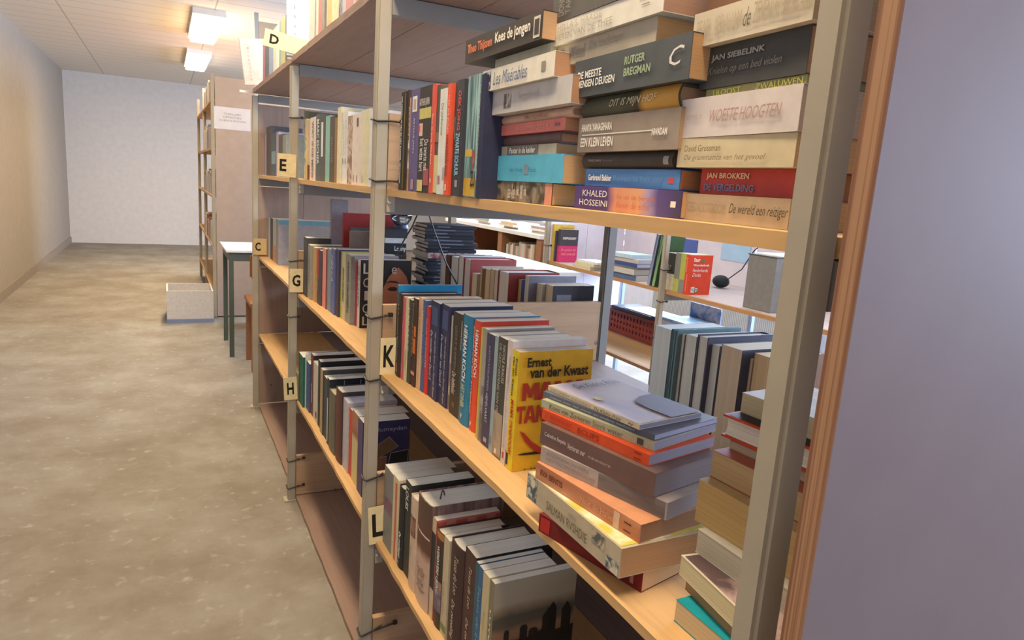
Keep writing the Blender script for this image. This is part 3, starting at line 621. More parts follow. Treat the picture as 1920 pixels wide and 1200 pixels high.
# ------------------------------------------------------------------ middle shelf, near bay: the slanting pile beside the yellow book
def kpile(entries, where, group, z):
    for i, e in enumerate(entries):
        pA, pB, th, W, col, desc, kw = e
        z1 = z + th
        a = on_z(pA, z1); b = on_z(pB, z1)
        lying((a.x, a.y), (b.x, b.y), z, z1 - .0003, W, col, desc, pick(desc, '%s from bottom of' % ORD[i], where), group, **dict(kw))
        z = z1
    return z
def prince(b, T, H, W):
    pass
zp = kpile([
 ((1012, 962), (1206, 1074), .0255, .115, '#6e1f1b', 'dark red paperback', dict(pages='#c39a68', rects=[(.9, .93, .2, .8, '#a5746a'), (.02, .12, .1, .9, '#b3302a')])),
 ((990, 884), (1166, 1029), .037, .13, '#b9aa8d', 'cream flowered thick paperback', dict(pages='#ba8f63', sart=mat('#b8a98c', .45, 'cover'), texts=[('SALMAN RVSHDIE', .26, .7, .62, .34, '#6b5e4c'), ('VAN', .5, .58, .3, .18, '#978a73')],
    rects=[(.01, .13, .05, .95, '', mottle('#cfc8ae', '#4d5a62', 3.2)), (.74, .86, .1, .55, '', mottle('#b8a98c', '#5b5e58', 3.2)), (.88, .99, .55, .97, '', mottle('#c9c3aa', '#4d5a62', 3.2))], crects=[(.02, .98, .02, .98, '', mottle('#dcd8ba', '#c0b750', .7))])),
 ((1006, 865), (1202, 984), .0235, .125, '#c58a66', 'peach glossy paperback', dict(pages='#9c7250', sart=streak('#c88a66', '#b46f4c', .5), texts=[('EVA BENTIS', .06, .3, .45, .34, '#6a3a28', 'B'), ('Naar de Hallen', .48, .8, .5, .36, '#d29c7c')], rects=[(.78, .83, .05, .95, '#d9b394'), (.87, .93, .3, .36, '#4c2f22'), (.87, .93, .72, .78, '#4c2f22')])),
 ((1015, 836), (1252, 943), .022, .125, '#a3968d', 'grey white paperback with faint capitals', dict(pages='#8f8484', sart=mat('#a89b90', .45, 'cover'), texts=[('SUZANNA JANSEN', .06, .42, .3, .28, '#8d7f76'), ('HET PAUPERPARADIJS', .06, .48, .7, .28, '#95877d')], rects=[(.5, .99, .03, .97, '', streak('#7b736d', '#655f5b', .6))])),
 ((1015, 791), (1230, 888), .0305, .125, '#6d544d', 'mauve brown thick paperback with white lettering', dict(pages='#7d7070', texts=[('Calixthe Beyala', .05, .26, .45, .24, '#d6cbc4'), ('Verloren eer', .28, .44, .5, .26, '#d6cbc4', 'I'), ('PUBLIEKSEDITIE', .47, .66, .55, .1, '#b8aba4')])),
 ((1017, 766), (1218, 853), .0145, .13, '#d0512c', 'orange red paperback with dark capitals', dict(pages='#8f8892', texts=[('J. BERNLEF', .04, .32, .5, .5, '#b3402a'), ('ECLIPS', .38, .58, .5, .5, '#8e2f18')], rects=[(.88, .94, .2, .3, '#8e3018'), (.88, .94, .7, .8, '#8e3018')])),
 ((1016, 748), (1227, 829), .0115, .135, '#a6a88a', 'pale green paperback with dark green lettering', dict(pages='#8e8a98', texts=[('Koos van Zomeren', .09, .48, .5, .62, '#3f4a38'), ('Sterk water', .5, .76, .5, .62, '#4f6a55')], rects=[(.87, .92, .15, .85, '#4a4f45')])),
 ((1019, 733), (1228, 815), .008, .13, '#5f616e', 'thin blue grey paperback', dict(pages='#a4a0b8', texts=[('Lopen over het water en andere verhalen', .08, .85, .5, .5, '#a9adba', 'I')])),
 ((1028, 722), (1199, 796), .007, .115, '#cfc2a2', 'thin cream and lilac picture book', dict(pages='#8f889a', crects=[(.01, .99, .01, .99, '', mottle('#bdb0ae', '#a8a0ae', .25))], texts=[('DE SAINT-EXUPERY', .05, .52, .5, .4, '#8d7f68'), ('De Kleine Prins', .55, .83, .5, .7, '#37302a', 'I'), ('N', .9, .95, .5, .5, '#37302a', 'I')], ctexts=[('De Kleine Prins', .22, .95, .8, .9, '#3b342f', 'I')],
   after=lambda b, T, H, W: (cover_poly(b, [(.57, .41), (.75, .47), (.995, .48), (.995, .005), (.5, .005), (.49, .2), (.52, .35)], T, H, W, '#4d3a4c'), cover_poly(b, [(.2 + .06 * math.cos(k * PI / 8), .55 + .05 * math.sin(k * PI / 8)) for k in range(16)], T, H, W, '#cdbb78')))),
], 'pile beside the yellow book|slanting pile', 'slanting pile on the middle shelf', ZK + .0004)

# ------------------------------------------------------------------ pale fore-edges piled behind the near post
def rpile(entries, where, group, z):
    for i, e in enumerate(entries):
        pA, ang, H, th, W, col, desc, kw = e
        z1 = z + th
        a = on_z(pA, z1)
        b = (a.x + H * math.sin(ang), a.y - H * math.cos(ang))
        lying((a.x, a.y), b, z, z1 - .0003, W, col, desc, pick(desc, '%s from bottom of' % ORD[i], where), group, flip=True, **dict(kw))
        z = z1
D2 = math.radians
rpile([
 ((1268, 1123), D2(0), .195, .026, .13, '#16909c', 'cream edged paperback with a turquoise cover', dict(pages='#c9b48c')),
 ((1287, 1078), D2(-8), .19, .017, .12, '#b08a5c', 'narrow tan edged paperback', dict(pages='#a98a62')),
 ((1277, 1040), D2(-8), .195, .023, .13, '#c9bda8', 'cream edged paperback with a red and pink picture cover', dict(pages='#c8bd96', crects=[(.02, .98, .02, .98, '', mottle('#b79c98', '#5c4a4c', .5)), (.62, .99, .88, .99, '#b8432c'), (.62, .99, .86, .88, '#e8e2d8')])),
 ((1309, 991), D2(0), .18, .028, .12, '#cfc8b8', 'white edged thick book', dict(pages='#bdb49e')),
 ((1311, 897), D2(2), .225, .05, .13, '#c2a878', 'very thick tan edged paperback', dict(pages='#c7a66c')),
 ((1337, 843), D2(3), .22, .032, .12, '#c0a683', 'tan edged paperback with a reddish cover', dict(pages='#c0a276', art=mat('#a8604e', .45, 'cover'))),
 ((1369, 826), D2(4), .19, .009, .11, '#b7a28a', 'thin pinkish edged book', dict(pages='#b7a58e')),
 ((1357, 775), D2(5), .215, .027, .13, '#c8482c', 'white paged hardback with orange red boards', dict(kind='hb', pages='#e2dccc', crects=[(.02, .98, .02, .98, '#3a3a3e')])),
 ((1392, 735), D2(4), .2, .024, .11, '#c7c0a4', 'cream book at the top', dict(pages='#c9bd9a')),
], 'pale pile behind near post|pale pile', 'pile of pale fore-edges behind the near post', ZK + .0004)

# ------------------------------------------------------------------ back of the middle shelf: books with their pages outward
def back(entries, vm, where, group, z, W=.15):
    upright(entries, vm, z, where, group, flip=True)
def backface(b, T, H, W):
    # the near side of a turned book is its back cover (y = 0 plane)
    for (x0, x1, z0, z1, c) in ((.55, .9, .3, .88, '#77777b'), (.62, .84, .3, .72, '#2b2a2c')):
        bm = bmesh.new(); vs = [bm.verts.new(p) for p in ((W * x0, .0004 if c[1] == '7' else .0008, H * z0), (W * x1, .0004 if c[1] == '7' else .0008, H * z0), (W * x1, .0004 if c[1] == '7' else .0008, H * z1), (W * x0, .0004 if c[1] == '7' else .0008, H * z1))]
        bm.faces.new(vs); from_bm('cover_picture', bm, mat(c, .5, 'cover'), b)
PG = ['#e2e4e2', '#d6d8d2', '#ddd4be', '#cfc0a2', '#e2e0d8']
back([
 (825, 834, 475, .44, .14, '#c7c8c4', 'white edged book', dict(pages=PG[0])),
 (834.5, 842, 476, .44, .14, '#6d4a42', 'brown edged book', dict(pages='#7a554b')),
 (843, 858, 477, .44, .15, '#494850', 'tall white edged book with dark boards', dict(kind='hb', bulge=.002, pages=PG[0])),
 (858.5, 867.5, 478, .44, .15, '#8a8f92', 'white edged book', dict(pages=PG[0])),
 (868, 881, 482, .44, .16, '#a7524c', 'white edged hardback with dull red boards', dict(kind='hb', bulge=.002, pages='#dcdfdf', art=mat('#9d4c49', .5, 'cover'))),
 (885, 894, 511, .43, .12, '#bcb7a6', 'short cream edged book', dict(pages=PG[2])),
 (894.5, 903, 497, .44, .14, '#c4bfb0', 'cream edged book', dict(pages=PG[3])),
 (903.5, 909, 503, .44, .13, '#80654d', 'brown thin book', dict(pages='#8a6e52')),
 (909.5, 918, 503, .44, .14, '#b7ad98', 'cream edged book', dict(pages='#dccdae')),
 (918.5, 926.5, 503, .44, .14, '#b1a793', 'cream edged book', dict(pages='#d2c4a8')),
 (927, 933, 505, .44, .14, '#a4a6a2', 'grey edged book', dict(pages=PG[1])),
 (933.5, 954, 505, .43, .16, '#94413c', 'thick white edged hardback with red boards', dict(kind='hb', bulge=.003, pages=PG[0])),
 (956.5, 978, 522, .46, .13, '#5a74a4', 'tan edged book with a blue cover', dict(pages='#d4b98c', H=.205)),
 (979.5, 992, 514, .47, .15, '#83828e', 'white edged book with a grey lilac cover', dict(pages='#dcdedc')),
 (1000, 1018, 528, .495, .13, '#bcb9ac', 'cream edged book', dict(pages='#ddd6c4')),
 (1019.5, 1038, 531, .505, .13, '#35343a', 'cream edged book with a dark cover and grey portrait', dict(after=backface, pages='#ddd0b6')),
], 530, 'in the back row, pages outward|in back row', 'back row with pages outward', ZK)
back([
 (1219, 1250, 606, .45, .15, '#8d9aa0', 'thick tall white edged book', dict(pages='#d3d9d8', vm=700)),
 (1250.5, 1256, 614, .45, .16, '#3f5a62', 'dark teal thin book', dict(pages='#4a646c', vm=700)),
 (1256.5, 1263, 614, .45, .16, '#6f8e94', 'teal edged hardback', dict(kind='hb', bulge=.001, pages='#8aa0a2', vm=700)),
 (1263.5, 1276, 621, .46, .14, '#a9a9a4', 'grey edged book', dict(pages='#d8d6ca', vm=700)),
 (1278, 1299, 623, .46, .15, '#5d5c62', 'grey edged book with a dark board', dict(pages='#d5d7d2', vm=700)),
 (1300, 1321, 624, .46, .16, '#5a5b6c', 'grey edged book with a slate board', dict(kind='hb', bulge=.002, pages='#d8dad2', vm=700)),
 (1323, 1344, 641, .47, .14, '#777a7c', 'pale edged book', dict(pages='#d3d8d4', vm=700)),
 (1347, 1387, 643, .46, .15, '#4e5260', 'very thick tan grey edged book', dict(pages='#d6c8b0', vm=700)),
 (1388, 1409, 666, .48, .13, '#a39a8c', 'low cream edged book', dict(pages='#d8c8ac', vm=700)),
 (1410, 1440, 660, .48, .13, '#a07a60', 'cream edged book partly behind the near post', dict(pages='#dcc8a0', vm=700)),
], 700, 'in the back row near the plywood panel|in right back row', 'back row near the plywood panel', ZK)

# ------------------------------------------------------------------ lower shelf, near bay: row beside the L card
def emilie(b, T, H, W):
    bm = bmesh.new()
    add_tube(bm, [(.03 + .002 * k, -T * .55 + .002 * k, H - .004 + .016 * math.sin(k * PI / 8)) for k in range(9)], .0016, 6)
    from_bm('ribbon', bm, mat('#4a2f2c', .6, 'paint'), b)
def towers(b, T, H, W):
    m_ = mat('#2c2620', .5, 'cover')
    for x0, x1, zt in ((.0, .1, .52), (.14, .2, .59), (.33, .42, .6), (.44, .55, .56), (.6, .74, .66), (.84, .96, .68)):
        cover_poly(b, [(x0, .0), (x1, .0), (x1, zt)] + [((x0 + x1) / 2 + (x1 - x0) * .3, zt + .02), ((x0 + x1) / 2, zt + (.06 if x0 > .5 else .02)), ((x0 + x1) / 2 - (x1 - x0) * .3, zt + .02)] + [(x0, zt)], T, H, W, '#2c2620', d=.0006)
    cover_poly(b, [(.67, .1), (.77, .1), (.77, .7), (.75, .73), (.72, .76), (.69, .73), (.67, .7)], T, H, W, '#241f1b', d=.0008)
    cover_poly(b, [(.0, .0), (1, .0), (1, .54), (.8, .52), (.6, .55), (.4, .51), (.2, .52), (0, .5)], T, H, W, '#28221d', d=.0009)
upright([
 (716, 732.4, 862, .046, .16, '#8f8c85', 'tall grey book with a mauve patch', dict(art=mat('#8a8880', .5, 'cover'), rects=[(.38, .55, .1, .98, '#8a6575')])),
 (732.4, 743.2, 881, .047, .14, '#d8c5a0', 'cream book with an orange stripe', dict(rects=[(.06, 1, .45, .75, '#cf6f4c')])),
 (743.2, 755.0, 898, .05, .13, '#2b2d2b', 'black hardback with a white italic title', dict(kind='hb', bulge=.003, texts=[('De overloper', .54, .87, .6, .4, '#e9e6dc', 'BI'), ('o', .91, .94, .5, .2, '#c9c4b6', 'R')])),
 (755.0, 767.6, 889, .052, .15, '#3c3c38', 'dark thick paperback with white capitals at the top', dict(texts=[('LOUIS', .06, .3, .35, .5, '#d9d4c6', 'B')])),
 (767.6, 779.8, 919, .048, .13, '#cdb399', 'cream hardback with a small brown picture', dict(kind='hb', bulge=.003, rects=[(.2, .42, .15, .9, '', mottle('#5e4033', '#a57f66', 1.5))], texts=[('Tussen', .52, .64, .45, .3, '#9d8772')])),
 (779.8, 807.4, 912, .05, .16, '#c8ac98', 'thick hardback with birch trees printed brown over pale pink', dict(kind='hb', bulge=.005, art=streak('#8f7268', '#5f4a42', .5), sart=bands(.24, (.0, '#c9ae99'), (.5, '#c4a48f'), (.58, '#6a4638'), (.95, '#5b463c')), texts=[('Familie', .62, .72, .5, .55, '#8d7466', 'RI'), ('Emilie', .74, .8, .5, .5, '#7d6559', 'RI'), ('Meijer', .81, .87, .55, .55, '#7d6559', 'RI')], rects=[(.31, .325, .05, .95, '#e2d3c0')], after=emilie)),
 (807.4, 816.6, 962, .052, .14, '#c9b391', 'cream paperback with a red chequered cover', dict(art=mat('#b56a58', .5, 'cover'), spine='#cdb893', rects=[(.14, .7, .0, 1, '#353230')], crects=[(.0, .15, .86, .98, '#a5473d'), (.3, .47, .86, .98, '#a5473d'), (.62, .78, .86, .98, '#a5473d'), (.93, 1, .0, .98, '#a5473d')])),
 (816.6, 832.2, 983, .054, .14, '#4a3a32', 'dark hardback with an orange head and a purple picture', dict(kind='hb', bulge=.003, texts=[('WEREWERE LIKING', .14, .64, .55, .3, '#cfd0c4', 'B')], rects=[(0, .07, 0, 1, '#b5783c'), (.5, .82, .02, .98, '', mottle('#6a6276', '#a08070', .8))])),
 (832.2, 842.8, 1001, .054, .12, '#c3b595', 'thin cream book with a green foot', dict(texts=[('ANNA LOUW', .45, .8, .3, .3, '#98907a')], rects=[(.88, .95, 0, 1, '#6d8a58')])),
], 1030, ZL, 'beside the L card|by L card', 'row of books beside the L card', ymax=Y2 - .0095)
upright([
 (843.2, 867.6, 1000, .055, .155, '#5a3e36', 'dark brown hardback, first of a matching pair', dict(kind='hb', bulge=.004, art=mat('#46332e', .5, 'cover'), texts=[('Tessa de Loo', .1, .44, .6, .26, '#c9b7a4', 'I'), ('De tweeling', .5, .86, .5, .28, '#d2c2ae', 'I')])),
 (868.0, 890.0, 1016, .057, .155, '#533a33', 'dark brown paperback, second of a matching pair', dict(art=mat('#342c2a', .5, 'cover'), spine='#533a33', texts=[('Tessa de Loo', .12, .46, .6, .26, '#c9b7a4', 'I'), ('De tweeling', .55, .92, .5, .28, '#d2c2ae', 'I')])),
 (890.0, 895.6, 1048, .056, .13, '#3c5f6a', 'slim sea green book', dict()),
 (895.6, 905.0, 1056, .056, .13, '#41688a', 'blue paperback with pale blue script', dict(texts=[('Tessa de Loo Vuur', .15, .95, .5, .5, '#7fa3c0', 'I')])),
 (905.0, 917.2, 1068, .054, .13, '#c2b38c', 'cream paperback with faint grey lettering', dict(texts=[('Kijk vooruit', .3, .8, .5, .3, '#a99c7c')])),
 (917.2, 928.0, 1082, .056, .16, '#8a8066', 'tan paperback with a hazy skyline cover', dict(art=bands(.2, (.0, '#332b24'), (.44, '#3d342b'), (.54, '#6b543e'), (.64, '#8a6a4c'), (.74, '#8b6f55'), (.8, '#5f5548'), (.88, '#55554a'), (.94, '#85775d'), (1.0, '#a39a82')), spine='#857c63', texts=[('LUYENDIJK', .22, .78, .5, .4, '#ddd5b8', 'B')], after=towers)),
], 1100, ZL, 'at the near end of the L row|near end of L row|at L row end', 'row of books beside the L card')

# ------------------------------------------------------------------ lower shelf, middle bay: row beside the H card
def photos(b, T, H, W):
    e = mat('#a39a8e', .5, 'cover')
    for pts, c in (([(.15, .62), (.55, .78), (.75, .64), (.3, .5)], '#6d5843'), ([(.6, .56), (.98, .58), (.94, .3), (.52, .28)], '#2b2b2c'), ([(.3, .28), (.72, .36), (.74, .1), (.28, .08)], '#31332f'), ([(.1, .5), (.5, .52), (.48, .22), (.1, .2)], '#7b5c48')):
        cx = sum(p[0] for p in pts) / 4; cz = sum(p[1] for p in pts) / 4
        cover_poly(b, [(cx + (x - cx) * 1.05, cz + (z - cz) * 1.05) for x, z in pts], T, H, W, '#a39a8e', d=.0005)
        cover_poly(b, pts, T, H, W, c, d=.0009)
upright([
 (555.6, 567.0, 653, .038, .15, '#2f7a66', 'tall green book', dict(art=mat('#2b6a5a', .5, 'cover'))),
 (567.0, 570.8, 657, .046, .15, '#c9c4ba', 'very thin white book', {}),
 (570.8, 579.2, 670, .05, .14, '#45577f', 'short dark blue book', {}),
 (579.2, 586.4, 656, .055, .15, '#5c352c', 'dark red brown book with small white title', dict(art=mat('#3a2a28', .5, 'cover'), spine='#69392d', texts=[('HET ZWARTE BOEK', .48, .8, .5, .4, '#c9beb0', 'B')])),
 (586.4, 595.0, 674, .055, .14, '#c8bfae', 'cream book with a torn label', dict(rects=[(.82, .93, .5, .8, '#55524c')])),
 (595.0, 599.6, 671, .055, .16, '#2c2b2b', 'black tall book', {}),
 (599.6, 604.0, 687, .05, .16, '#a58d66', 'tan spined book with a dark grey cover', dict(art=mat('#52504d', .5, 'cover'), spine='#ad9468')),
 (604.0, 612.4, 699, .053, .15, '#3b464a', 'dark slate book', {}),
 (612.4, 616.6, 705, .05, .15, '#26272c', 'black book with white framed windows on its cover', dict(rects=[(.3, .96, .1, .5, '#c9c6ba')], crects=[(.0, .3, .7, .97, '#2c2f38'), (.34, .66, .7, .97, '#2a2e3c'), (.7, .98, .7, .97, '#2a2e3c'), (.31, .33, .68, .98, '#8c8f9a'), (.67, .69, .68, .98, '#8c8f9a')])),
 (616.6, 627.0, 726, .049, .13, '#686250', 'olive brown cloth book', dict(kind='hb', bulge=.002, pages='#b9ae90')),
 (627.0, 640.4, 718, .053, .15, '#5d3a30', 'dark red leather look hardback', dict(kind='hb', bulge=.004, art=mat('#4a3f3c', .5, 'cover'), spine='#623a30')),
 (640.4, 652.4, 740, .057, .15, '#b9b4b6', 'thick pale lilac paperback', dict(pages='#c5c2c8')),
 (652.4, 661.0, 760, .061, .14, '#c8523a', 'orange red spined paperback', {}),
 (661.0, 671.6, 767, .06, .15, '#cdb57e', 'cream spined paperback with a brown picture', dict(art=mat('#8d6143', .5, 'cover'), sart=bands(.2, (.0, '#d0c07e'), (.7, '#cbb888'), (.8, '#8e5f42'), (.95, '#a57a5a')))),
 (671.6, 681.0, 781, .057, .135, '#4b4468', 'purple paperback facing the camera with framed photos', dict(art=mat('#3a3658', .45, 'cover'), spine='#54486a', ctexts=[('Humaydan', .24, .92, .85, .92, '#9d9ab4')], after=photos)),
], 800, ZL, 'beside the H card|by H card', 'row of books beside the H card', ymax=Y3 + .0025)

# ------------------------------------------------------------------ middle shelf, middle bay: row beside the G card
def portrait(b, T, H, W):
    cover_poly(b, [(.36, .0), (.38, .35), (.45, .6), (.55, .76), (.66, .85), (.73, .9), (.8, .85), (.9, .76), (.97, .6), (.995, .3), (.995, .0)], T, H, W, '#a4694d')
    cover_poly(b, [(.52, .57), (.58, .605), (.68, .605), (.74, .57), (.68, .545), (.58, .545)], T, H, W, '#3a251d', d=.0008)
    cover_poly(b, [(.47, .65), (.57, .7), (.7, .69), (.77, .655), (.7, .665), (.57, .675)], T, H, W, '#3a251d', d=.0008)
upright([
 (569.0, 575.2, 443, .05, .088, '#6d6b66', 'tall grey book with a dark cover', dict(art=mat('#4c4b4a', .5, 'cover'))),
 (575.2, 582.4, 456, .053, .14, '#9a978c', 'grey paperback with dark lettering', dict(texts=[('GABRIEL', .1, .7, .5, .35, '#6d6a60')])),
 (582.4, 591.0, 460, .06, .14, '#bf9a67', 'tan paperback', {}),
 (591.0, 603.0, 464, .067, .105, '#4a444c', 'dark hardback with a red upper spine', dict(kind='hb', bulge=.003, rects=[(0, .5, .05, .6, '#a03c46')], texts=[('Grunberg', .5, .75, .4, .3, '#b0a8b0')])),
 (603.0, 611.0, 463, .07, .14, '#d9857c', 'salmon pink paperback', dict(art=mat('#8a5450', .5, 'cover'), spine='#dc8a80')),
 (611.0, 620.0, 463, .074, .14, '#7b8b92', 'grey blue paperback', {}),
 (620.0, 626.8, 464, .075, .14, '#626a9a', 'periwinkle paperback with white lettering', dict(texts=[('HELLA', .1, .5, .4, .5, '#c4c6dc', 'I')])),
 (626.8, 634.6, 464, .08, .15, '#4c4648', 'dark book with a violet cover', dict(art=mat('#45435c', .5, 'cover'), rects=[(.7, .95, .1, .9, '#53403c')])),
 (634.6, 640.2, 469, .087, .13, '#b4b24a', 'yellow green paperback', {}),
 (640.2, 647.4, 473, .088, .14, '#c6bd92', 'beige paperback with dark capitals', dict(texts=[('ARNON GRUNBERG', .2, .72, .5, .4, '#55503f', 'B')])),
 (647.4, 657.4, 474, .09, .15, '#cccfa0', 'pale lime paperback with dark capitals', dict(texts=[('ARNON GRUNBERG', .1, .85, .5, .35, '#4a4a3c', 'B')], art=mat('#8f9186', .5, 'cover'))),
 (658.0, 664.2, 478, .1, .14, '#9d929c', 'grey lilac paperback', {}),
 (664.2, 669.2, 488, .104, .13, '#a3444c', 'wine red slim book', {}),
 (669.4, 675.8, 484, .107, .16, '#d0ccc4', 'white spined book with a dark portrait cover', dict(art=mat('#2f2b28', .45, 'cover'), spine='#d6d2ca', texts=[('HET LEVEN', .1, .7, .5, .5, '#5b5853', 'I')], ctexts=[('L', .05, .2, .8, .95, '#b9b0a4'), ('e', .6, .7, .8, .9, '#b9b0a4'), ('O', .05, .2, .6, .74, '#b9b0a4'), ('I', .08, .16, .41, .55, '#b9b0a4'), ('O', .05, .2, .22, .36, '#b9b0a4'), ('L', .05, .2, .04, .17, '#b9b0a4')], after=portrait)),
], 520, ZK, 'beside the G card|by G card', 'row of books beside the G card', ymax=Y3 + .0025)

# ------------------------------------------------------------------ farthest bay, beside the C card
upright([
 (500.5, 506.8, 407, .08, .15, '#b9c1c4', 'pale blue book', {}),
 (506.8, 511.8, 408, .08, .15, '#4b4a50', 'dark book', {}),
 (511.8, 517.4, 409, .08, .15, '#a7a49c', 'grey book with an orange foot', dict(rects=[(.62, 1, 0, 1, '#bd8456')])),
 (517.4, 522.0, 410, .08, .30, '#7f8a90', 'large grey blue book showing its cover', dict(art=mat('#8b8480', .5, 'cover'), crects=[(.0, 1, .9, 1, '#5e8790')])),
], 450, ZK, 'beside the C card', 'books beside the C card', ymax=Y4 + .0025)

# ------------------------------------------------------------------ upper shelf, middle bay, behind the E card
upright([
 (556.0, 561.0, 214, .05, .14, '#57523f', 'thin olive black book', dict(texts=[('VREEMD', .04, .2, .5, .5, '#d2cdb8', 'B')])),
 (561.0, 574.0, 227, .05, .14, '#d8c48f', 'book with a yellow and blue picture spine', dict(sart=mottle('#e6d092', '#86a0a4', 1.1))),
 (574.0, 581.0, 226, .055, .14, '#cdb392', 'tan book with a dark red foot', dict(rects=[(.75, 1, 0, 1, '#6d3a30')])),
 (581.0, 591.8, 222, .05, .14, '#dccbc0', 'pale pink paperback with grey capitals', dict(texts=[('WAT IS DE MENS', .06, .96, .5, .3, '#7d7470', 'B')])),
 (591.8, 601.0, 216, .05, .14, '#5a6062', 'dark grey hardback with white capitals', dict(kind='hb', bulge=.002, texts=[('MARC ESCHER', .08, .75, .6, .4, '#d2d4d0', 'B')])),
 (601.0, 610.0, 218, .05, .14, '#565752', 'grey book with a white strip', dict(rects=[(.1, .62, .1, .5, '#d6d6d2')])),
 (610.0, 617.8, 219, .05, .14, '#86b4a8', 'mint green book', {}),
 (617.8, 627.0, 220, .05, .14, '#584f46', 'dark brown book with faint lettering', dict(texts=[('JEROME', .3, .7, .5, .4, '#8c8478')])),
 (627.0, 631.8, 222, .05, .14, '#8d7148', 'gilded thin book', {}),
 (631.8, 638.4, 203, .047, .15, '#d9d0ae', 'tall cream book', {}),
 (638.4, 651.2, 213, .05, .14, '#dcdcd6', 'white paperback in two columns of lettering', dict(texts=[('HERMAN', .12, .6, .35, .14, '#a9aaa8'), ('BRUSSEL', .12, .6, .72, .14, '#a9aaa8'), ('I I', .64, .72, .5, .5, '#4b4b49', 'R')])),
 (651.2, 659.8, 219, .05, .14, '#a78d80', 'mottled brown book', dict(sart=mottle('#8d6c60', '#c9b7a4', 1.5))),
 (659.8, 675.8, 216, .045, .14, '#dccfc2', 'thick pale pink paperback with a small dark label', dict(rects=[(.06, .18, .5, .7, '#5b5650'), (.86, .96, .2, .26, '#8a7f78'), (.86, .96, .6, .66, '#8a7f78')])),
 (675.8, 683.8, 209, .04, .14, '#dad1b8', 'cream book', dict(rects=[(.86, .96, .45, .55, '#9a8f7a')])),
 (683.8, 691.2, 206, .036, .14, '#d8d2a6', 'pale yellow book', {}),
 (691.2, 697.4, 206, .034, .14, '#dadadb', 'white slim book', {}),
], 300, ZE, 'behind the E card', 'row of books behind the E card', ymax=Y3 - .002)
upright([
 (490.4, 496.4, 252, .06, .14, '#6f83b4', 'blue and white book', {}),
 (496.4, 499.6, 252, .06, .14, '#b9a4ae', 'lilac thin book', {}),
 (499.6, 508.4, 239, .06, .15, '#55504f', 'dark grey tall book', {}),
 (508.4, 518.0, 251, .06, .14, '#4e5c64', 'slate book with a light teal label', dict(rects=[(.42, .72, .1, .9, '#7d979a')])),
 (518.0, 522.4, 248, .06, .14, '#a69aae', 'mauve thin book', {}),
 (522.4, 530.0, 253, .06, .14, '#5c5a50', 'olive black book', {}),
 (530.0, 536.0, 254, .06, .14, '#8c8f80', 'grey green book', {}),
], 290, ZE, 'in row left of E card', 'books left of the E card', ymax=Y4 + .0025)

# ------------------------------------------------------------------ top board
upright([
 (580.0, 588.6, 0, .02, .15, '#e3d2c8', 'pale pink book', dict(H=.22)),
 (588.6, 597.0, 0, .02, .15, '#d8d8cc', 'grey and cream book', dict(H=.22, rects=[(0, 1, .2, .45, '#a3a39a')])),
 (597.0, 603.0, 0, .02, .15, '#cf7f7c', 'rose red book', dict(H=.22)),
 (603.0, 608.2, 0, .02, .15, '#9b978c', 'grey slim book', dict(H=.21)),
 (608.2, 614.2, 0, .026, .15, '#efece6', 'white slim book', dict(H=.21)),
 (614.2, 621.6, 0, .022, .15, '#e0c07c', 'golden yellow book', dict(H=.21)),
 (621.6, 635.0, 0, .02, .15, '#e8e2b4', 'pale yellow thick book', dict(H=.21)),
 (635.0, 641.2, 0, .02, .14, '#6f6480', 'purple patterned book', dict(H=.21, sart=mottle('#5b5472', '#a79fae', 1.4))),
 (641.2, 648.0, 0, .02, .14, '#c3c6cc', 'light blue grey book', dict(H=.21)),
 (648.0, 661.4, 0, .02, .14, '#8d5a5c', 'brown and pink book', dict(H=.21, sart=bands(.21, (.0, '#c98c96'), (.3, '#d6968e'), (.5, '#5d4444'), (.95, '#5d4444')))),
 (661.4, 666.4, 0, .02, .14, '#cfcac0', 'pale grey book', dict(H=.2)),
 (666.4, 672.0, 0, .02, .14, '#d99a66', 'orange book', dict(H=.2)),
 (672.0, 682.4, 0, .02, .14, '#e8ece8', 'white book with teal rings', dict(H=.2, texts=[('O', .78, .9, .5, .6, '#3f7f92', 'RB'), ('O', .62, .74, .5, .6, '#3f7f92', 'RB')])),
 (682.4, 687.0, 0, .02, .14, '#837d74', 'grey brown book', dict(H=.2)),
 (687.0, 702.0, 0, .02, .14, '#e2cdb6', 'peach book with a white label', dict(H=.2, rects=[(.3, .5, .5, .95, '#efefec')])),
], 40, ZD, 'on the top board beside the D card|behind D card', 'books on the top board')
upright([
 (493.0, 497.0, 100, .02, .14, '#b97a80', 'rose book', dict(H=.19)),
 (497.0, 504.4, 100, .02, .14, '#6a6a72', 'dark grey book', dict(H=.19)),
 (504.4, 512.4, 100, .02, .14, '#93a7c2', 'light blue book', dict(H=.19)),
 (512.4, 517.6, 100, .02, .14, '#d5cfb6', 'cream book', dict(H=.19)),
 (517.6, 523.4, 100, .02, .14, '#dcdcd8', 'white book', dict(H=.19)),
 (523.4, 527.0, 100, .02, .14, '#8fa79c', 'sage green thin book', dict(H=.19)),
 (527.0, 535.0, 100, .02, .14, '#b5b682', 'lime green book', dict(H=.19)),
 (535.0, 541.0, 100, .02, .14, '#605d66', 'dark slate book', dict(H=.19)),
], 130, ZD, 'on the far top board, under the D card', 'books on the far top board')
sa = on_y((537, 112), Y3 - .014); sb_ = on_y((580, 112), Y3 - .014)
sg = tag(empty('sign_card', (sa.x, Y3 - .014, ZD + .001)), 'tall white sign card with spaced grey letters standing behind the D card', 'sign')
box('sheet', (0, 0, 0), (sb_.x - sa.x, .002, .32), mat('#e8e8e4', .6), sg)
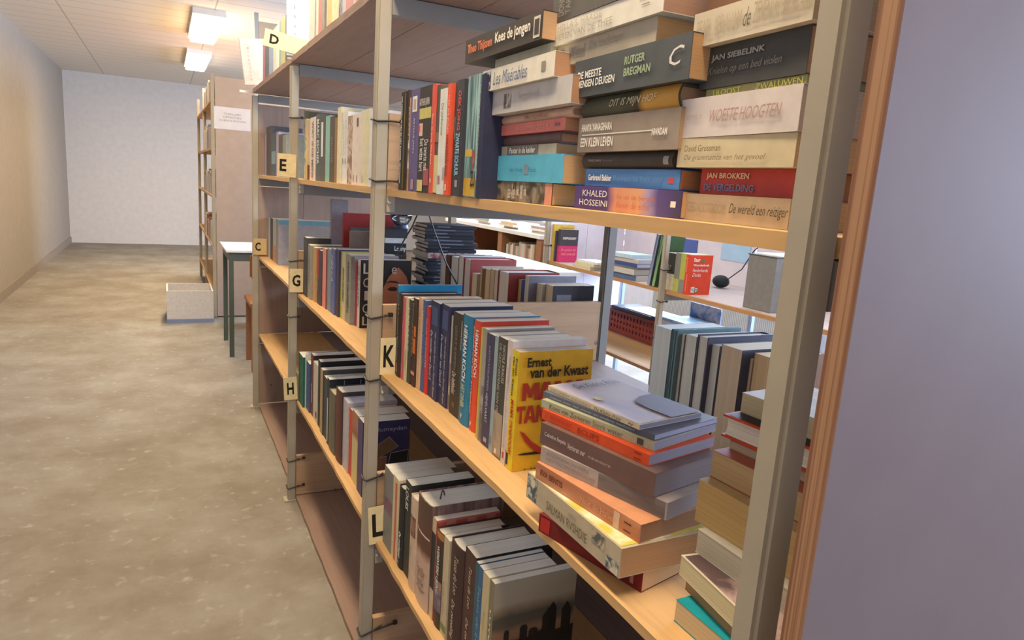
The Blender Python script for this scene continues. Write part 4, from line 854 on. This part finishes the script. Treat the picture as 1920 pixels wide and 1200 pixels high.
for k, c in enumerate('TARETIL'):
    lettering(c, .009, .012, Matrix(((1, 0, 0, (sb_.x - sa.x) * .36), (0, 0, -1, -.0006), (0, 1, 0, .07 + .031 * k), (0, 0, 0, 1))), mat('#8d8d8a', .6, 'ink'), sg, 0, 0, 'letter')
# the white binder that leans out over the far end of the top board
a = on_y((452, 166), Y4 - .05); b = on_y((497, 160), Y4 - .05)
wb = book(.016, .215, .17, '#d0c6bc', Matrix.Translation((a.x + .01, Y4 - .12, ZD + .003)) @ Matrix.Rotation(.1, 4, 'Z') @ Matrix.Rotation(-.13, 4, 'Y'), 'b', pages='#f2efe8', label='wide pale binder leaning out over the far end of the top board', group=None, spine='#f2f0ea', ctexts=[(c_, .17, .23, .86 - .085 * k_, .9 - .085 * k_, '#a9a098') for k_, c_ in enumerate('LITERATUUR')])

# ------------------------------------------------------------------ back of the middle bay: discs, boxes and books
x0 = on_y((800, 450), 2.0).x; x1 = on_y((872, 450), 2.0).x
n = 24; z = ZK + .0004
for i in range(n):
    odd = i == 15
    th = .022 if odd else .0123
    dx = random.uniform(-.012, .012) - .03 * (i < 5) * (1 - i / 5) ; ry = random.uniform(-.06, .06)
    o = empty('disc_case'); o.matrix_world = Matrix.Translation((x0 + dx, 2.0 + random.uniform(-.006, .006), z)) @ Matrix.Rotation(ry, 4, 'Z')
    tag(o, ('thick white and red case in the stack of dark cases' if odd else 'thin dark disc case, %s from bottom of the tall stack behind the shelves' % ORD[i]), 'disc case', 'stack of dark disc cases')
    if odd: o['label'] = 'white and red speckled case in the tall stack of dark cases'
    c = mat('#b9a9a4', .45, 'mottle', 0, 0, '#8c4248', 2.2) if odd else mat(random.choice(['#2d2e36', '#26272d', '#333237', '#3a3b42']), .35, 'cover')
    box('case', (0, 0, 0), (.19, .135, th - .0004), c, o, .001)
    box('case_end', (-.0012, .002, .0015), (.0, .133, th - .002), mat('#d2d0c8', .5, 'cover'), o)
    if not odd: box('spine_print', (.03 + random.random() * .03, -.0004, th * .35), (.08 + random.random() * .07, 0.0, th * .62), mat('#6d6f7d', .5, 'ink'), o)
    z += th
def facing(name, u0, v0, u1, v1, y, dep, col, lab, cat, z=None, mt=None, grp=None):
    a = on_y((u0, v0), y); b = on_y((u1, v1), y)
    zb = z if z is not None else b.z
    o = box(name, (0, 0, 0), (b.x - a.x, dep, a.z - zb), mt or mat(col, .5, 'cover'), None, .001, (a.x, y, zb))
    return tag(o, lab, cat, grp), a, b
def faced_book(u0, v0, u1, vt, y, T, col, lab, z, **k):
    a = on_y((u0, v0), y); b = on_y((u1, v0), y)
    H = on_y((u0, vt), y).z - z
    return book(T, H, b.x - a.x, col, Matrix.Translation((a.x, y + T, z)), lab, label=lab, **k)
faced_book(645, 440, 694, 399, 1.99, .02, '#a03c3a', 'large red picture book standing behind the G row', ZK + .0005, crects=[(.12, .98, .0, .84, '#6d6f72'), (.14, .97, .02, .82, '', mottle('#8b8a88', '#5d6668', .4))], group='books standing behind the G row') if False else None
a = on_y((645, 399), 2.2)
rb = book(.02, a.z - ZK - .001, .21, '#9b3836', Matrix.Translation((a.x, 2.222, ZK + .0006)), 'r', label='large red framed picture book standing behind the G row', crects=[(.12, .98, .0, .84, '#6d6f72'), (.14, .97, .02, .82, '', mottle('#8b8a88', '#5d6668', .4))], bulge=0)
facing('grey_box', 622, 374, 652, 440, 2.29, .03, '#8f8d92', 'tall narrow grey box standing behind the G row', 'box', ZK + .0006)
zb = ZK + .0006
for nm, vt, col, lab in (('box', 476, '#4a4542', 'dark brown box at the bottom of the box pile behind the portrait book'), ('box', 456, '#2b2b2f', 'black box with white letters in the box pile behind the portrait book'), ('box', 446, '#c9c8c6', 'flat white box in the box pile behind the portrait book'), ('box', 427, '#3d3d42', 'dark grey box topping the pile behind the portrait book')):
    pa = on_y((722, 440), 1.95); pb = on_y((765, 440), 1.95); zt = on_y((735, vt), 1.95).z
    bo = tag(empty('storage_box', (pa.x, 1.95, zb)), lab, 'box', 'box pile behind the portrait book')
    box('carton', (0, 0, 0), (pb.x - pa.x + random.uniform(-.008, .004), .045, zt - zb - .0005), mat(col, .5, 'cover'), bo, .001)
    if vt == 456: lettering('Lonny', (pb.x - pa.x) * .5, (zt - zb) * .6, Matrix(((1, 0, 0, (pb.x - pa.x) * .68), (0, 0, -1, -.0006), (0, 1, 0, (zt - zb) * .45), (0, 0, 0, 1))), mat(WHT, .5, 'ink'), bo, .01, 0, 'box_lettering')
    zb = zt
bw = tag(empty('plastic_bowl', ((pa.x + pb.x) / 2 + .015, 1.952, zb)), 'clear plastic bowl with blue foot on top of the box pile', 'bowl')
bm = bmesh.new(); rows = []
for r_, z_ in ((.022, .012), (.034, .03), (.042, .06), (.04, .06), (.032, .031), (.02, .015)):
    rows.append([bm.verts.new((r_ * math.cos(k * PI / 12), r_ * math.sin(k * PI / 12), z_)) for k in range(24)])
for ra, rb_ in zip(rows, rows[1:]):
    for k in range(24): bm.faces.new((ra[k], ra[(k + 1) % 24], rb_[(k + 1) % 24], rb_[k]))
bm.faces.new(rows[0][::-1]); bm.faces.new(rows[-1])
from_bm('bowl', bm, mat('#dfe6ee', .1, 'glass'), bw, None, True)
bm = bmesh.new(); bmesh.ops.create_cone(bm, cap_ends=True, segments=24, radius1=.026, radius2=.022, depth=.0115, matrix=Matrix.Translation((0, 0, .006)))
from_bm('foot', bm, mat('#46557a', .4), bw)
a = on_y((658, 433), 2.13)
book(.02, a.z - ZK - .001, .09, '#8d7a6c', Matrix.Translation((a.x, 2.152, ZK + .0006)), 'r', label='small brown grey book in front of the red picture book', bulge=0)

# ------------------------------------------------------------------ second bookcase across the next aisle
B = tag(empty('bookcase', (1.8, 0, 0)), 'second grey and pine bookcase seen through the near bay, across the next aisle', 'bookcase')
BX = 1.8
SKYLIT_POST = mat('#9fb4cc', .5, 'paint')  # grey post paint with blue sky light put into the colour
for y in (0.02, 1.19, 2.385, 3.6):
    post(B, 0, y, 1.45); post(B, XB, y, 1.45, SKYLIT_POST)
    for z in (ZL, ZK): crossbar(B, PX + .0005, XB - .0005, y, z - TL - .001)
    for z in (.6, .95, .79): tie(B, 0, y, z, .01, 0)
for a_, b_ in ((.02, 1.19), (1.19, 2.385), (2.385, 3.6)):
    for z in (ZL, ZK):
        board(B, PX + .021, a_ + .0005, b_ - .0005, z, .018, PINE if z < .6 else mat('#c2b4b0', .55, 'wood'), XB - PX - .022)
        box('front_edge', (PX + .001, a_ + .0005, z - .018), (PX + .0205, b_ - .0005, z), mat('#b98a58', .6, 'wood'), B)
    ym = (a_ + b_) / 2
    if a_ > 1:
        for q0, q1 in ((a_ + .03, ym - .001), (ym + .001, b_ - .001)):
            box('back_panel', (XB - .02, q0, ZK + .001), (XB - .004, q1, 1.26), mat('#d9d4de', .6), B)
for q0, q1 in ((PX + .002, .315), (.317, XB - .022)):
    box('end_panel', (q0, 3.602, ZK + .001), (q1, 3.62, 1.3), mat('#dcd8e2', .6), B)
    box('end_panel', (q0, 3.602, ZL + .001), (q1, 3.62, ZK - .06), mat('#dcd8e2', .6), B)
def onB(u, v, z=ZK): return on_z((u, v), z)
WB = 'on the second bookcase'
upright([
 (1245.4, 1264.4, 472, 1.86, .14, '#3f3f3c', 'thick black and cream reference book', dict(rects=[(.56, 1, 0, 1, '#d2c9ae')], texts=[('Le', .3, .38, .5, .3, '#b5b2a6', 'R'), ('Ro', .4, .48, .5, .3, '#b5b2a6', 'R')])),
 (1264.4, 1274.6, 473, 1.85, .14, '#83837a', 'grey and lime dictionary', dict(rects=[(.66, 1, 0, 1, '#b3b75c')])),
 (1274.6, 1284.4, 474, 1.85, .14, '#b1b456', 'lime and grey dictionary', dict(rects=[(.66, 1, 0, 1, '#8b8b84')])),
 (1284.4, 1294.0, 476, 1.845, .135, '#d9492f', 'bright red dictionary facing the camera', dict(texts=[('Ster Woordenboek', .08, .45, .3, .3, '#efb29c'), ('Nederlands Duits', .5, .92, .5, .3, '#efb29c')], ctexts=[('Ster', .1, .4, .83, .93, WHT, 'B'), ('Woordenboek', .1, .84, .72, .78, WHT, 'B'), ('Nederlands', .1, .8, .58, .66, WHT), ('Duits', .1, .5, .46, .55, WHT, 'I')],
   crects=[(.12, .28, .06, .2, '#e9e6dc'), (.29, .45, .06, .2, '#2f7a58')], after=lambda b, T, H, W: (cover_poly(b, [(.55 + .07 * math.cos(k * PI / 8), .865 + .05 * math.sin(k * PI / 8)) for k in range(16)], T, H, W, '#3f8a3c', 'cover_picture'), lettering('N', W * .1, H * .1, Matrix(((1, 0, 0, W * .2), (0, 0, -1, -T - .0009), (0, 1, 0, H * .13), (0, 0, 0, 1))), mat('#3b3b38', .5, 'ink'), b, 0, 0, 'cover_lettering'), lettering('D', W * .1, H * .1, Matrix(((1, 0, 0, W * .37), (0, 0, -1, -T - .0009), (0, 1, 0, H * .13), (0, 0, 0, 1))), mat('#e9e6dc', .5, 'ink'), b, .02, 0, 'cover_lettering')))),
], 510, ZK, WB + ' behind', 'dictionaries on the second bookcase')
# leaning pair beside the far post
for i, (u, col, c2, lab) in enumerate(((1209, '#4d5a78', '#9aa6b4', 'dark blue tall book leaning beside the second bookcase post, left one'), (1219, '#3d5a3c', '#8fb37a', 'dark green tall book leaning against the second bookcase post, right one'))):
    p = onB(1209, 535); p.y -= .04 * i
    book(.022, .27, .14, col, Matrix.Translation((1.835, p.y, ZK + .006)) @ Matrix.Rotation(.14, 4, 'X'), 'l', label=lab, sart=streak(col, c2, .4), group='leaning books on the second bookcase')
# pile of lying books
pp = onB(1163, 522)
z = ZK + .0005
for i, (th, W_, L_, c, pg, dx, dy, lab) in enumerate(((.032, .15, .22, '#5a6f94', '#c8c3b8', .0, 0, 'thick hardback with a blue spine'), (.03, .16, .22, '#c5c2b6', '#bdb8aa', -.01, .01, 'grey flowered thick book'), (.012, .15, .2, '#d5d2d8', '#cfcdd6', .02, .0, 'white pamphlet'), (.02, .17, .24, '#3e5288', '#c2bfc8', .0, .02, 'dark blue wide book'), (.022, .15, .21, '#c5bcae', '#c6c9cc', .01, .0, 'grey spined book'), (.022, .15, .2, '#b9d0dd', '#b9d4e2', .0, .03, 'pale blue edged book'))):
    lying((1.84 + dx, pp.y + .1 + dy), (1.86 + dx, pp.y + .1 + dy - L_), z, z + th - .0005, W_, c, lab, pick(lab, '%s from bottom of' % ORD[i], 'pile behind dark post'), 'pile on the second bookcase', pages=pg)
    z += th
pp = onB(1112, 508); z = ZK + .0005
for i, (th, L_, lab) in enumerate(((.022, .21, 'cream booklet'), (.018, .2, 'pale yellow booklet'), (.012, .2, 'white booklet'))):
    lying((1.83 + .01 * i, pp.y + L_ - .03), (1.84 + .01 * i, pp.y - .02 * i), z, z + th - .0005, .14, '#d8d0ac' if i < 2 else '#d9dbe0', lab, pick(lab, '%s from bottom of' % ORD[i], 'low pile left of dark post'), 'low pile on the second bookcase', pages='#cfc8ae')
    z += th
p = onB(1043, 489); p.y = 3.53; p.x = 1.868
book(.03, .212, .135, '#4a474c', Matrix.Translation((p.x, p.y + .03, ZK + .0006)), 'd', label='black and pink paperback standing on the second bookcase', crects=[(0, 1, 0, .5, '#d13f72')], rects=[(.5, 1, 0, 1, '#d13f72')], ctexts=[('DEPRESSIEF?', .14, .88, .7, .77, WHT, 'B'), ('Ik pauze er', .1, .92, .33, .42, '#ef8a8c', 'B'), ('niet overuit', .1, .9, .21, .3, '#ef8a8c', 'B')], spine='#4a474c')
book(.015, .2, .13, '#474a62', Matrix.Translation((p.x - .012, p.y + .047, ZK + .0006)), 'd', label='slim navy book just left of the black and pink paperback')
book(.022, .24, .15, '#d3b146', Matrix.Translation((p.x - .022, p.y + .0695, ZK + .0006)), 'd', label='tall yellow book behind the black and pink paperback', ctexts=[('OPPERVLAK', .3, .9, .88, .93, '#a3843a')])
# grey file box, little black device with its cord, posters
p = onB(1392, 575)
g = tag(empty('file_box', (p.x, p.y - .16, ZK + .0006)), 'grey cardboard file box with loose papers on top, half behind near post', 'box')
box('carton', (0, 0, 0), (.24, .16, .235), mat('#7d7b76', .6, 'card'), g, .002)
box('lid', (-.003, -.003, .2355), (.243, .163, .24), mat('#55534f', .6, 'card'), g)
for k in range(3): tag(box('paper_sheet', (0, 0, 0), (.2, .14, .0012), mat('#e6e4df', .7), None, 0, (p.x + .02 + .005 * k, p.y - .155 + .006 * k, ZK + .2412 + .0016 * k)), 'loose white sheet on the grey file box', 'paper', 'loose sheets on the file box')
p = onB(1350, 540); k1 = on_x((1450, 440), 2.25)
mo = tag(empty('computer_mouse', (p.x, p.y, ZK + .001)), 'small black computer mouse with a cable rising to the right', 'computer mouse')
bm = bmesh.new(); bmesh.ops.create_uvsphere(bm, u_segments=20, v_segments=12, radius=1, matrix=Matrix.Translation((0, 0, .035)) @ Matrix.Diagonal((.04, .05, .034, 1)))
from_bm('shell', bm, mat('#22282c', .35, 'cover'), mo, None, True)
bm = bmesh.new(); add_tube(bm, [(.0, -.045, .05), (.0, -.14, (k1.z - ZK) * .38), (0, (k1.y - p.y) * .65, (k1.z - ZK) * .7), (0, k1.y - p.y, k1.z - ZK)], .003); from_bm('cable', bm, mat('#3a3540', .5, 'cover'), mo)
p = on_x((1262, 480), 2.41)
pa = on_x((1304, 478), 2.41); pb = on_x((1246, 440), 2.41)
tag(box('poster', (0, 0, 0), (.004, pb.y - pa.y, .16), mat('#4a63a8', .5), None, 0, (2.4156, pa.y, ZK + .06)), 'blue poster behind the dictionaries', 'poster')
p = on_x((1375, 470), 2.4)
tag(box('poster', (0, 0, 0), (.004, .22, .12), mat('#a7cbe8', .5), None, 0, (2.4156, p.y - .11, p.z - .06)), 'pale blue poster on the back of the second bookcase', 'poster')
# lower shelf of the second bookcase: crate, folder, booklets
p = onB(1145, 612, ZL); q = onB(1212, 646, ZL)
CR_ = tag(empty('crate', (2.2, 2.87, ZL + .0005)), 'red brown plastic crate on the lower shelf of the second bookcase', 'crate')
Lc = .6; q.y = 2.95
RED = mat('#7a2f27', .5, 'paint')
bm = bmesh.new()
add_box(bm, (0, 0, 0), (.23, Lc, .008))
for (a_, b_) in (((0, 0, .008), (.008, Lc, .03)), ((0, 0, .03), (.008, .03, .13)), ((0, Lc - .03, .03), (.008, Lc, .13)), ((0, 0, .13), (.012, Lc, .15)), ((.222, 0, .008), (.23, Lc, .15)), ((.008, 0, .008), (.222, .008, .15)), ((.008, Lc - .008, .008), (.222, Lc, .15))): add_box(bm, a_, b_)
k = .03
while k < Lc - .05:
    add_box(bm, (0, k + .012, .03), (.008, k + .03, .13)); k += .034
for zz in (.05, .085): add_box(bm, (.001, .03, zz), (.007, Lc - .03, zz + .02))
from_bm('crate_body', bm, RED, CR_)
tag(box('folder', (0, 0, 0), (.22, .42, .02), mat('#33354a', .5), None, .002, (2.205, q.y + .0, ZL + .1515)), 'dark blue folder lying in the red brown crate', 'folder')
tag(box('paper_sheet', (0, 0, 0), (.19, .32, .004), mat('#ecebe6', .6), None, 0, (2.22, q.y - .02, ZL + .1722)), 'white papers on the dark blue folder', 'paper')
p = Vector((2.25, 2.71, 0))
z = ZL + .0005
for i, (th, c, lab) in enumerate(((.08, '#b9b6c2', 'thick white edged book under the spiral booklet'), (.055, '#6d6a80', 'dark purple book under the spiral booklet'), (.045, '#dfe4ea', 'white book under the spiral booklet'))):
    book(th - .0005, .29, .2, c, Matrix.Translation((p.x - .06 + .01 * i, p.y - .15, z)) @ Matrix.Rotation(-PI / 2, 4, 'X'), 's', label=lab, pages='#c6c6cc', group='pile under the spiral booklet')
    z += th
sb = tag(empty('spiral_booklet', (p.x - .05, p.y - .14, z)), 'light blue spiral bound booklet on the pile right of crate', 'booklet')
box('sheets', (0, 0, 0), (.21, .28, .012), mat('#8fc4e6', .5, 'mottle', 0, 0, '#dfeaf0', .3), sb)
bm = bmesh.new()
for k in range(26): add_tube(bm, [(-.004 + .006 * math.cos(t * PI / 4), .012 + k * .01, .006 + .009 * math.sin(t * PI / 4)) for t in range(8)], .0009, 5)
from_bm('wire_spiral', bm, mat('#4d7fc0', .4), sb)
tag(box('picture_card', (0, 0, 0), (.006, .26, .26), mat('#b9b4b6', .5, 'mottle', 0, 0, '#3f6ea8', .35), None, 0, (p.x + .165, p.y - .12, ZL + .0205)), 'standing picture card with blue end behind the spiral booklet', 'card')

# red crates on a wall shelf far behind
p = on_x((1180, 462), 3.3); q = on_x((1228, 474), 3.3)
sh = tag(box('wall_shelf', (0, 0, 0), (.4, 1.4, .02), PINE, None, 0, (3.3, q.y - .3, p.z - .02)), 'pine shelf carrying red crates far behind the second bookcase', 'shelf')
for i in range(2):
    c_ = tag(empty('crate', (3.32, p.y - .62 - i * .36 + .3, p.z + .001)), 'red crate on the far pine shelf, %s' % ('left one' if i == 0 else 'right one'), 'crate', 'red crates on the far shelf')
    bm = bmesh.new(); L_ = .34
    for a_, b_ in (((0, 0, 0), (.3, L_, .02)), ((0, 0, .02), (.01, .03, .2)), ((0, L_ - .03, .02), (.01, L_, .2)), ((0, .03, .14), (.01, L_ - .03, .2)), ((.29, 0, .02), (.3, L_, .2)), ((.01, 0, .02), (.29, .01, .2)), ((.01, L_ - .01, .02), (.29, L_, .2))): add_box(bm, a_, b_)
    for k in range(8): add_box(bm, (.001, .04 + k * .034, .02), (.008, .054 + k * .034, .14))
    from_bm('crate_body', bm, RED, c_)
for j, pts in enumerate((((784, 399), (773, 425), (760, 446), (742, 480)), ((803, 399), (815, 435), (835, 490), (861, 541)))):
    bm = bmesh.new(); add_tube(bm, [on_y(q_, 1.5) for q_ in pts], .0022, 6)
    tag(from_bm('cord', bm, mat('#23221f', .5)), 'thin black cord hanging under the upper shelf, %s' % ('left strand' if j == 0 else 'right strand in front of back row'), 'cord', 'black cords behind the near shelf')
# ------------------------------------------------------------------ low cabinet with white top in line with the second bookcase
cab = tag(empty('cabinet', (1.82, 3.68, 0)), 'low brown cabinet with white top and open compartments, far behind', 'cabinet')
BR = mat('#9a6a45', .6, 'wood')
Lc2 = 1.75
box('cabinet_top', (-.02, 0, .98), (.5, Lc2, 1.005), mat('#eceae6', .5), cab)
for y in (0.01, .62, 1.66): box('upright_panel', (0, y, .03), (.46, y + .07, .979), BR, cab)
for z in (.45, .72): box('cabinet_shelf', (.0, .081, z), (.46, 1.659, z + .02), BR, cab) if False else [box('cabinet_shelf', (.0, y0, z), (.46, y1, z + .02), BR, cab) for y0, y1 in ((.081, .619), (.691, 1.659))]
box('back_board', (.462, 0.01, .03), (.475, 1.73, .979), mat('#b5aba4', .6), cab)
box('front_board', (-.012, .081, .6), (.0, .619, .7195), mat('#7d4a38', .6, 'wood'), cab)
y = 3.68 + .6
for i in range(17):
    t = random.uniform(.016, .04); y -= t + .001
    if y < 3.77: break
    c = random.choice(['#c9b39a', '#b9c0ba', '#d3cdbb', '#8b7f72', '#cfa79a', '#c4c3b6', '#a3a6a0', '#d8d2c4'])
    book(t, random.uniform(.15, .19), .14, c, Matrix.Translation((1.85, y + t, .7405)), 'c', label='pale book, %s from left in the brown cabinet far behind' % ORD[i], group='books in the low cabinet')
tag(box('black_box', (0, 0, 0), (.2, .1, .2), mat('#333338', .5), None, .002, (1.9, 4.36 + .02, .7402)), 'black upright box in the empty compartment of the brown cabinet', 'box')
for i in range(9):
    c = random.choice(['#d6d9dc', '#c5b7a4', '#9db4c6', '#e3e4e4', '#b39a8c', '#d9c6a8'])
    yy = 3.72 + (i % 3) * .46; zz = 1.0055 + (i // 3) * .016
    book(.0152, .26, .19, c, Matrix.Translation((1.84 + random.random() * .05, yy, zz)) @ Matrix.Rotation(random.uniform(-.04, .04), 4, 'Z') @ Matrix.Rotation(-PI / 2, 4, 'X'), 'm', label='flat magazine, %s from bottom, %s pile from the near end on white cabinet top' % (ORD[i // 3], ORD[i % 3]), group='magazines on the white cabinet top')
# white table in the aisle between
wt = tag(empty('table', (1.0, 2.75, 0)), 'white table top glaring behind the disc cases, in the next aisle', 'table')
box('table_top', (0, 0, .86), (.55, 1.1, .885), mat('#f0efec', .5), wt)
for x in (.02, .49):
    for y in (.02, 1.04): box('leg', (x, y, 0), (x + .04, y + .04, .86), mat('#6d716c', .5), wt)
# radiators under the windows
for i, (a_, b_) in enumerate(WY[:3]):
    r = tag(empty('radiator', (XW - .14, a_ + .1, .0)), 'grey ribbed radiator under the window, %s from the near end' % ORD[i], 'radiator', 'radiators under the windows')
    box('panel', (0, 0, .0005), (.08, b_ - a_ - .2, .69), mat('#a9a8a4', .5, 'slats', 0, 0, '#807f7c'), r, .004)
    box('bracket', (.0805, .2, .1), (.1395, .24, .4), mat('#a9a8a4', .5), r)
# ------------------------------------------------------------------ far end of the aisle: third bookcase with the paper notice, table, chair, carton
C3 = tag(empty('bookcase', (-.05, 6.2, 0)), 'far grey bookcase with beige end panel bearing a paper notice', 'bookcase')
post(C3, 0, 0, 2.07); post(C3, .36, 0, 2.0)
box('back_panel', (.401, .03, .01), (.415, 2.6, 2.0), mat('#8d8074', .7), C3)
box('end_panel', (.034, .002, .01), (.358, .02, 2.05), mat('#b3a297', .7), C3)
for z in (.2, .62, 1.05, 1.45, 1.85): box('shelf_board', (.0, .03, z), (.4, 2.6, z + .02), PINE, C3)
for y in (1.3, 2.6): post(C3, 0, y, 2.07)
q0 = on_y((401, 196), 6.195); q1 = on_y((470, 249), 6.195)
nt_ = tag(empty('paper_notice', ((q0.x + q1.x) / 2, 6.1995, (q0.z + q1.z) / 2)), 'white paper notice with three lines of capitals on the far panel', 'notice')
w_, h_ = q1.x - q0.x, q0.z - q1.z - .02
box('sheet', (-w_ / 2, 0, -h_ / 2), (w_ / 2, .001, h_ / 2), mat('#d9d8e0', .7), nt_)
for s, ww, zz in (('THRILLERS', .46, .2), ('DETECTIVES', .48, .05), ('SCIENCE FICTION', .72, -.1)):
    lettering(s, w_ * ww, h_ * .08, Matrix(((1, 0, 0, 0), (0, 0, -1, -.0008), (0, 1, 0, h_ * zz), (0, 0, 0, 1))), mat('#8d8a90', .6, 'ink'), nt_, 0, 0, 'printed_line')
k = 0
for z, hh in ((1.87, .17), (1.47, .2), (1.07, .2), (.64, .2)):
    y = 7.45
    while y > 6.28:
        t = random.uniform(.03, .07); y -= t + .002
        c = random.choice(['#e6e1d2', '#c9a9a0', '#8d9298', '#d8d4c6', '#6f6a64', '#b9b2a0', '#a8655c'])
        o = book(t, hh * random.uniform(.75, 1.1), .15, c, Matrix.Translation((-.045, y + t, z + .001)), 'f', label='book on the far bookcase beyond the paper notice', group='books on the far bookcase')
        k += 1
ta = tag(empty('table', (-.03, 4.72, 0)), 'high narrow table with white top and dark green legs at aisle end', 'table')
box('table_top', (-.02, 0, .742), (.62, .6, .757), mat('#d8d6d4', .45), ta)
box('apron', (.0, .02, .68), (.6, .58, .7415), mat('#4c544c', .5), ta)
for x in (0, .57):
    for y in (.02, .55): box('leg', (x, y, 0), (x + .03, y + .03, .68), mat('#4a554b', .5), ta)
ch = tag(empty('chair', (.06, 4.3, 0)), 'brown wooden chair at the end of the aisle beside the table', 'chair')
WD = mat('#8a5a34', .5, 'wood')
box('seat', (0, 0, .43), (.4, .38, .46), WD, ch, .008)
for x in (.01, .35):
    bm = bmesh.new(); add_prism(bm, [(x, .34), (x + .035, .34), (x + .035, .375), (x, .375)], 0, .43); from_bm('leg', bm, WD, ch)
    bm = bmesh.new(); add_prism(bm, [(x, .005), (x + .035, .005), (x + .035, .04), (x, .04)], 0, .43); from_bm('leg', bm, WD, ch)
bm = bmesh.new(); add_prism(bm, [(.0, .0), (.4, .0), (.4, .03), (.0, .03)], .62, .78); bmesh.ops.bevel(bm, geom=bm.edges[:], offset=.012, segments=3, affect='EDGES'); from_bm('backrest', bm, WD, ch)
for x in (.04, .33): box('back_post', (x, .006, .4605), (x + .03, .026, .6195), WD, ch)
bx_ = tag(empty('carton', (-.42, 6.0, 0)), 'open white cardboard carton with a blue foot on the floor at the aisle end', 'box')
bm = bmesh.new()
add_box(bm, (0, 0, .03), (.36, .012, .27)); add_box(bm, (0, .42, .03), (.36, .432, .27)); add_box(bm, (0, .012, .03), (.012, .42, .27)); add_box(bm, (.348, .012, .03), (.36, .42, .27)); add_box(bm, (.012, .012, .03), (.348, .42, .04))
from_bm('carton_body', bm, mat('#cfcac6', .7, 'card'), bx_)
box('blue_base', (-.004, -.004, 0), (.364, .436, .03), mat('#7d8fb4', .6), bx_)
tc_ = tag(empty('tall_cabinet', (.235, 5.62, 0)), 'tall grey brown cabinet rising behind the far top board', 'cabinet')
box('post', (0, 0, 0), (.03, .03, 2.49), mat('#8d8d86', .5), tc_)
box('side_panel', (.032, 0.004, 0), (.5, .02, 2.43), mat('#a08d78', .7), tc_)
box('carcass', (.032, .0205, 0), (.5, .34, 2.42), mat('#93816e', .7), tc_)

# ------------------------------------------------------------------ daylight and render settings
def area(name, loc, rot, sx, sy, e, col):
    ld = bpy.data.lights.new(name, 'AREA'); ld.shape = 'RECTANGLE'; ld.size = sx; ld.size_y = sy; ld.energy = e; ld.color = col
    o = bpy.data.objects.new(name, ld); COL.objects.link(o); o.location = loc; o.rotation_euler = rot
    return o
for a, b in WY:
    area('window_daylight', (XW + .2, (a + b) / 2, (WZ0 + WZ1) / 2), (0, PI / 2, 0), WZ1 - WZ0, b - a, 300, (.6, .74, 1))
w = bpy.data.worlds.new('sky'); SC.world = w; w.use_nodes = True
bg = w.node_tree.nodes['Background']; bg.inputs[0].default_value = (.67, .73, 1, 1); bg.inputs[1].default_value = 1.5
vs = SC.view_settings
vs.view_transform = 'Standard'; vs.look = 'None'; vs.gamma = 1; vs.use_curve_mapping = False; vs.exposure = 0.08
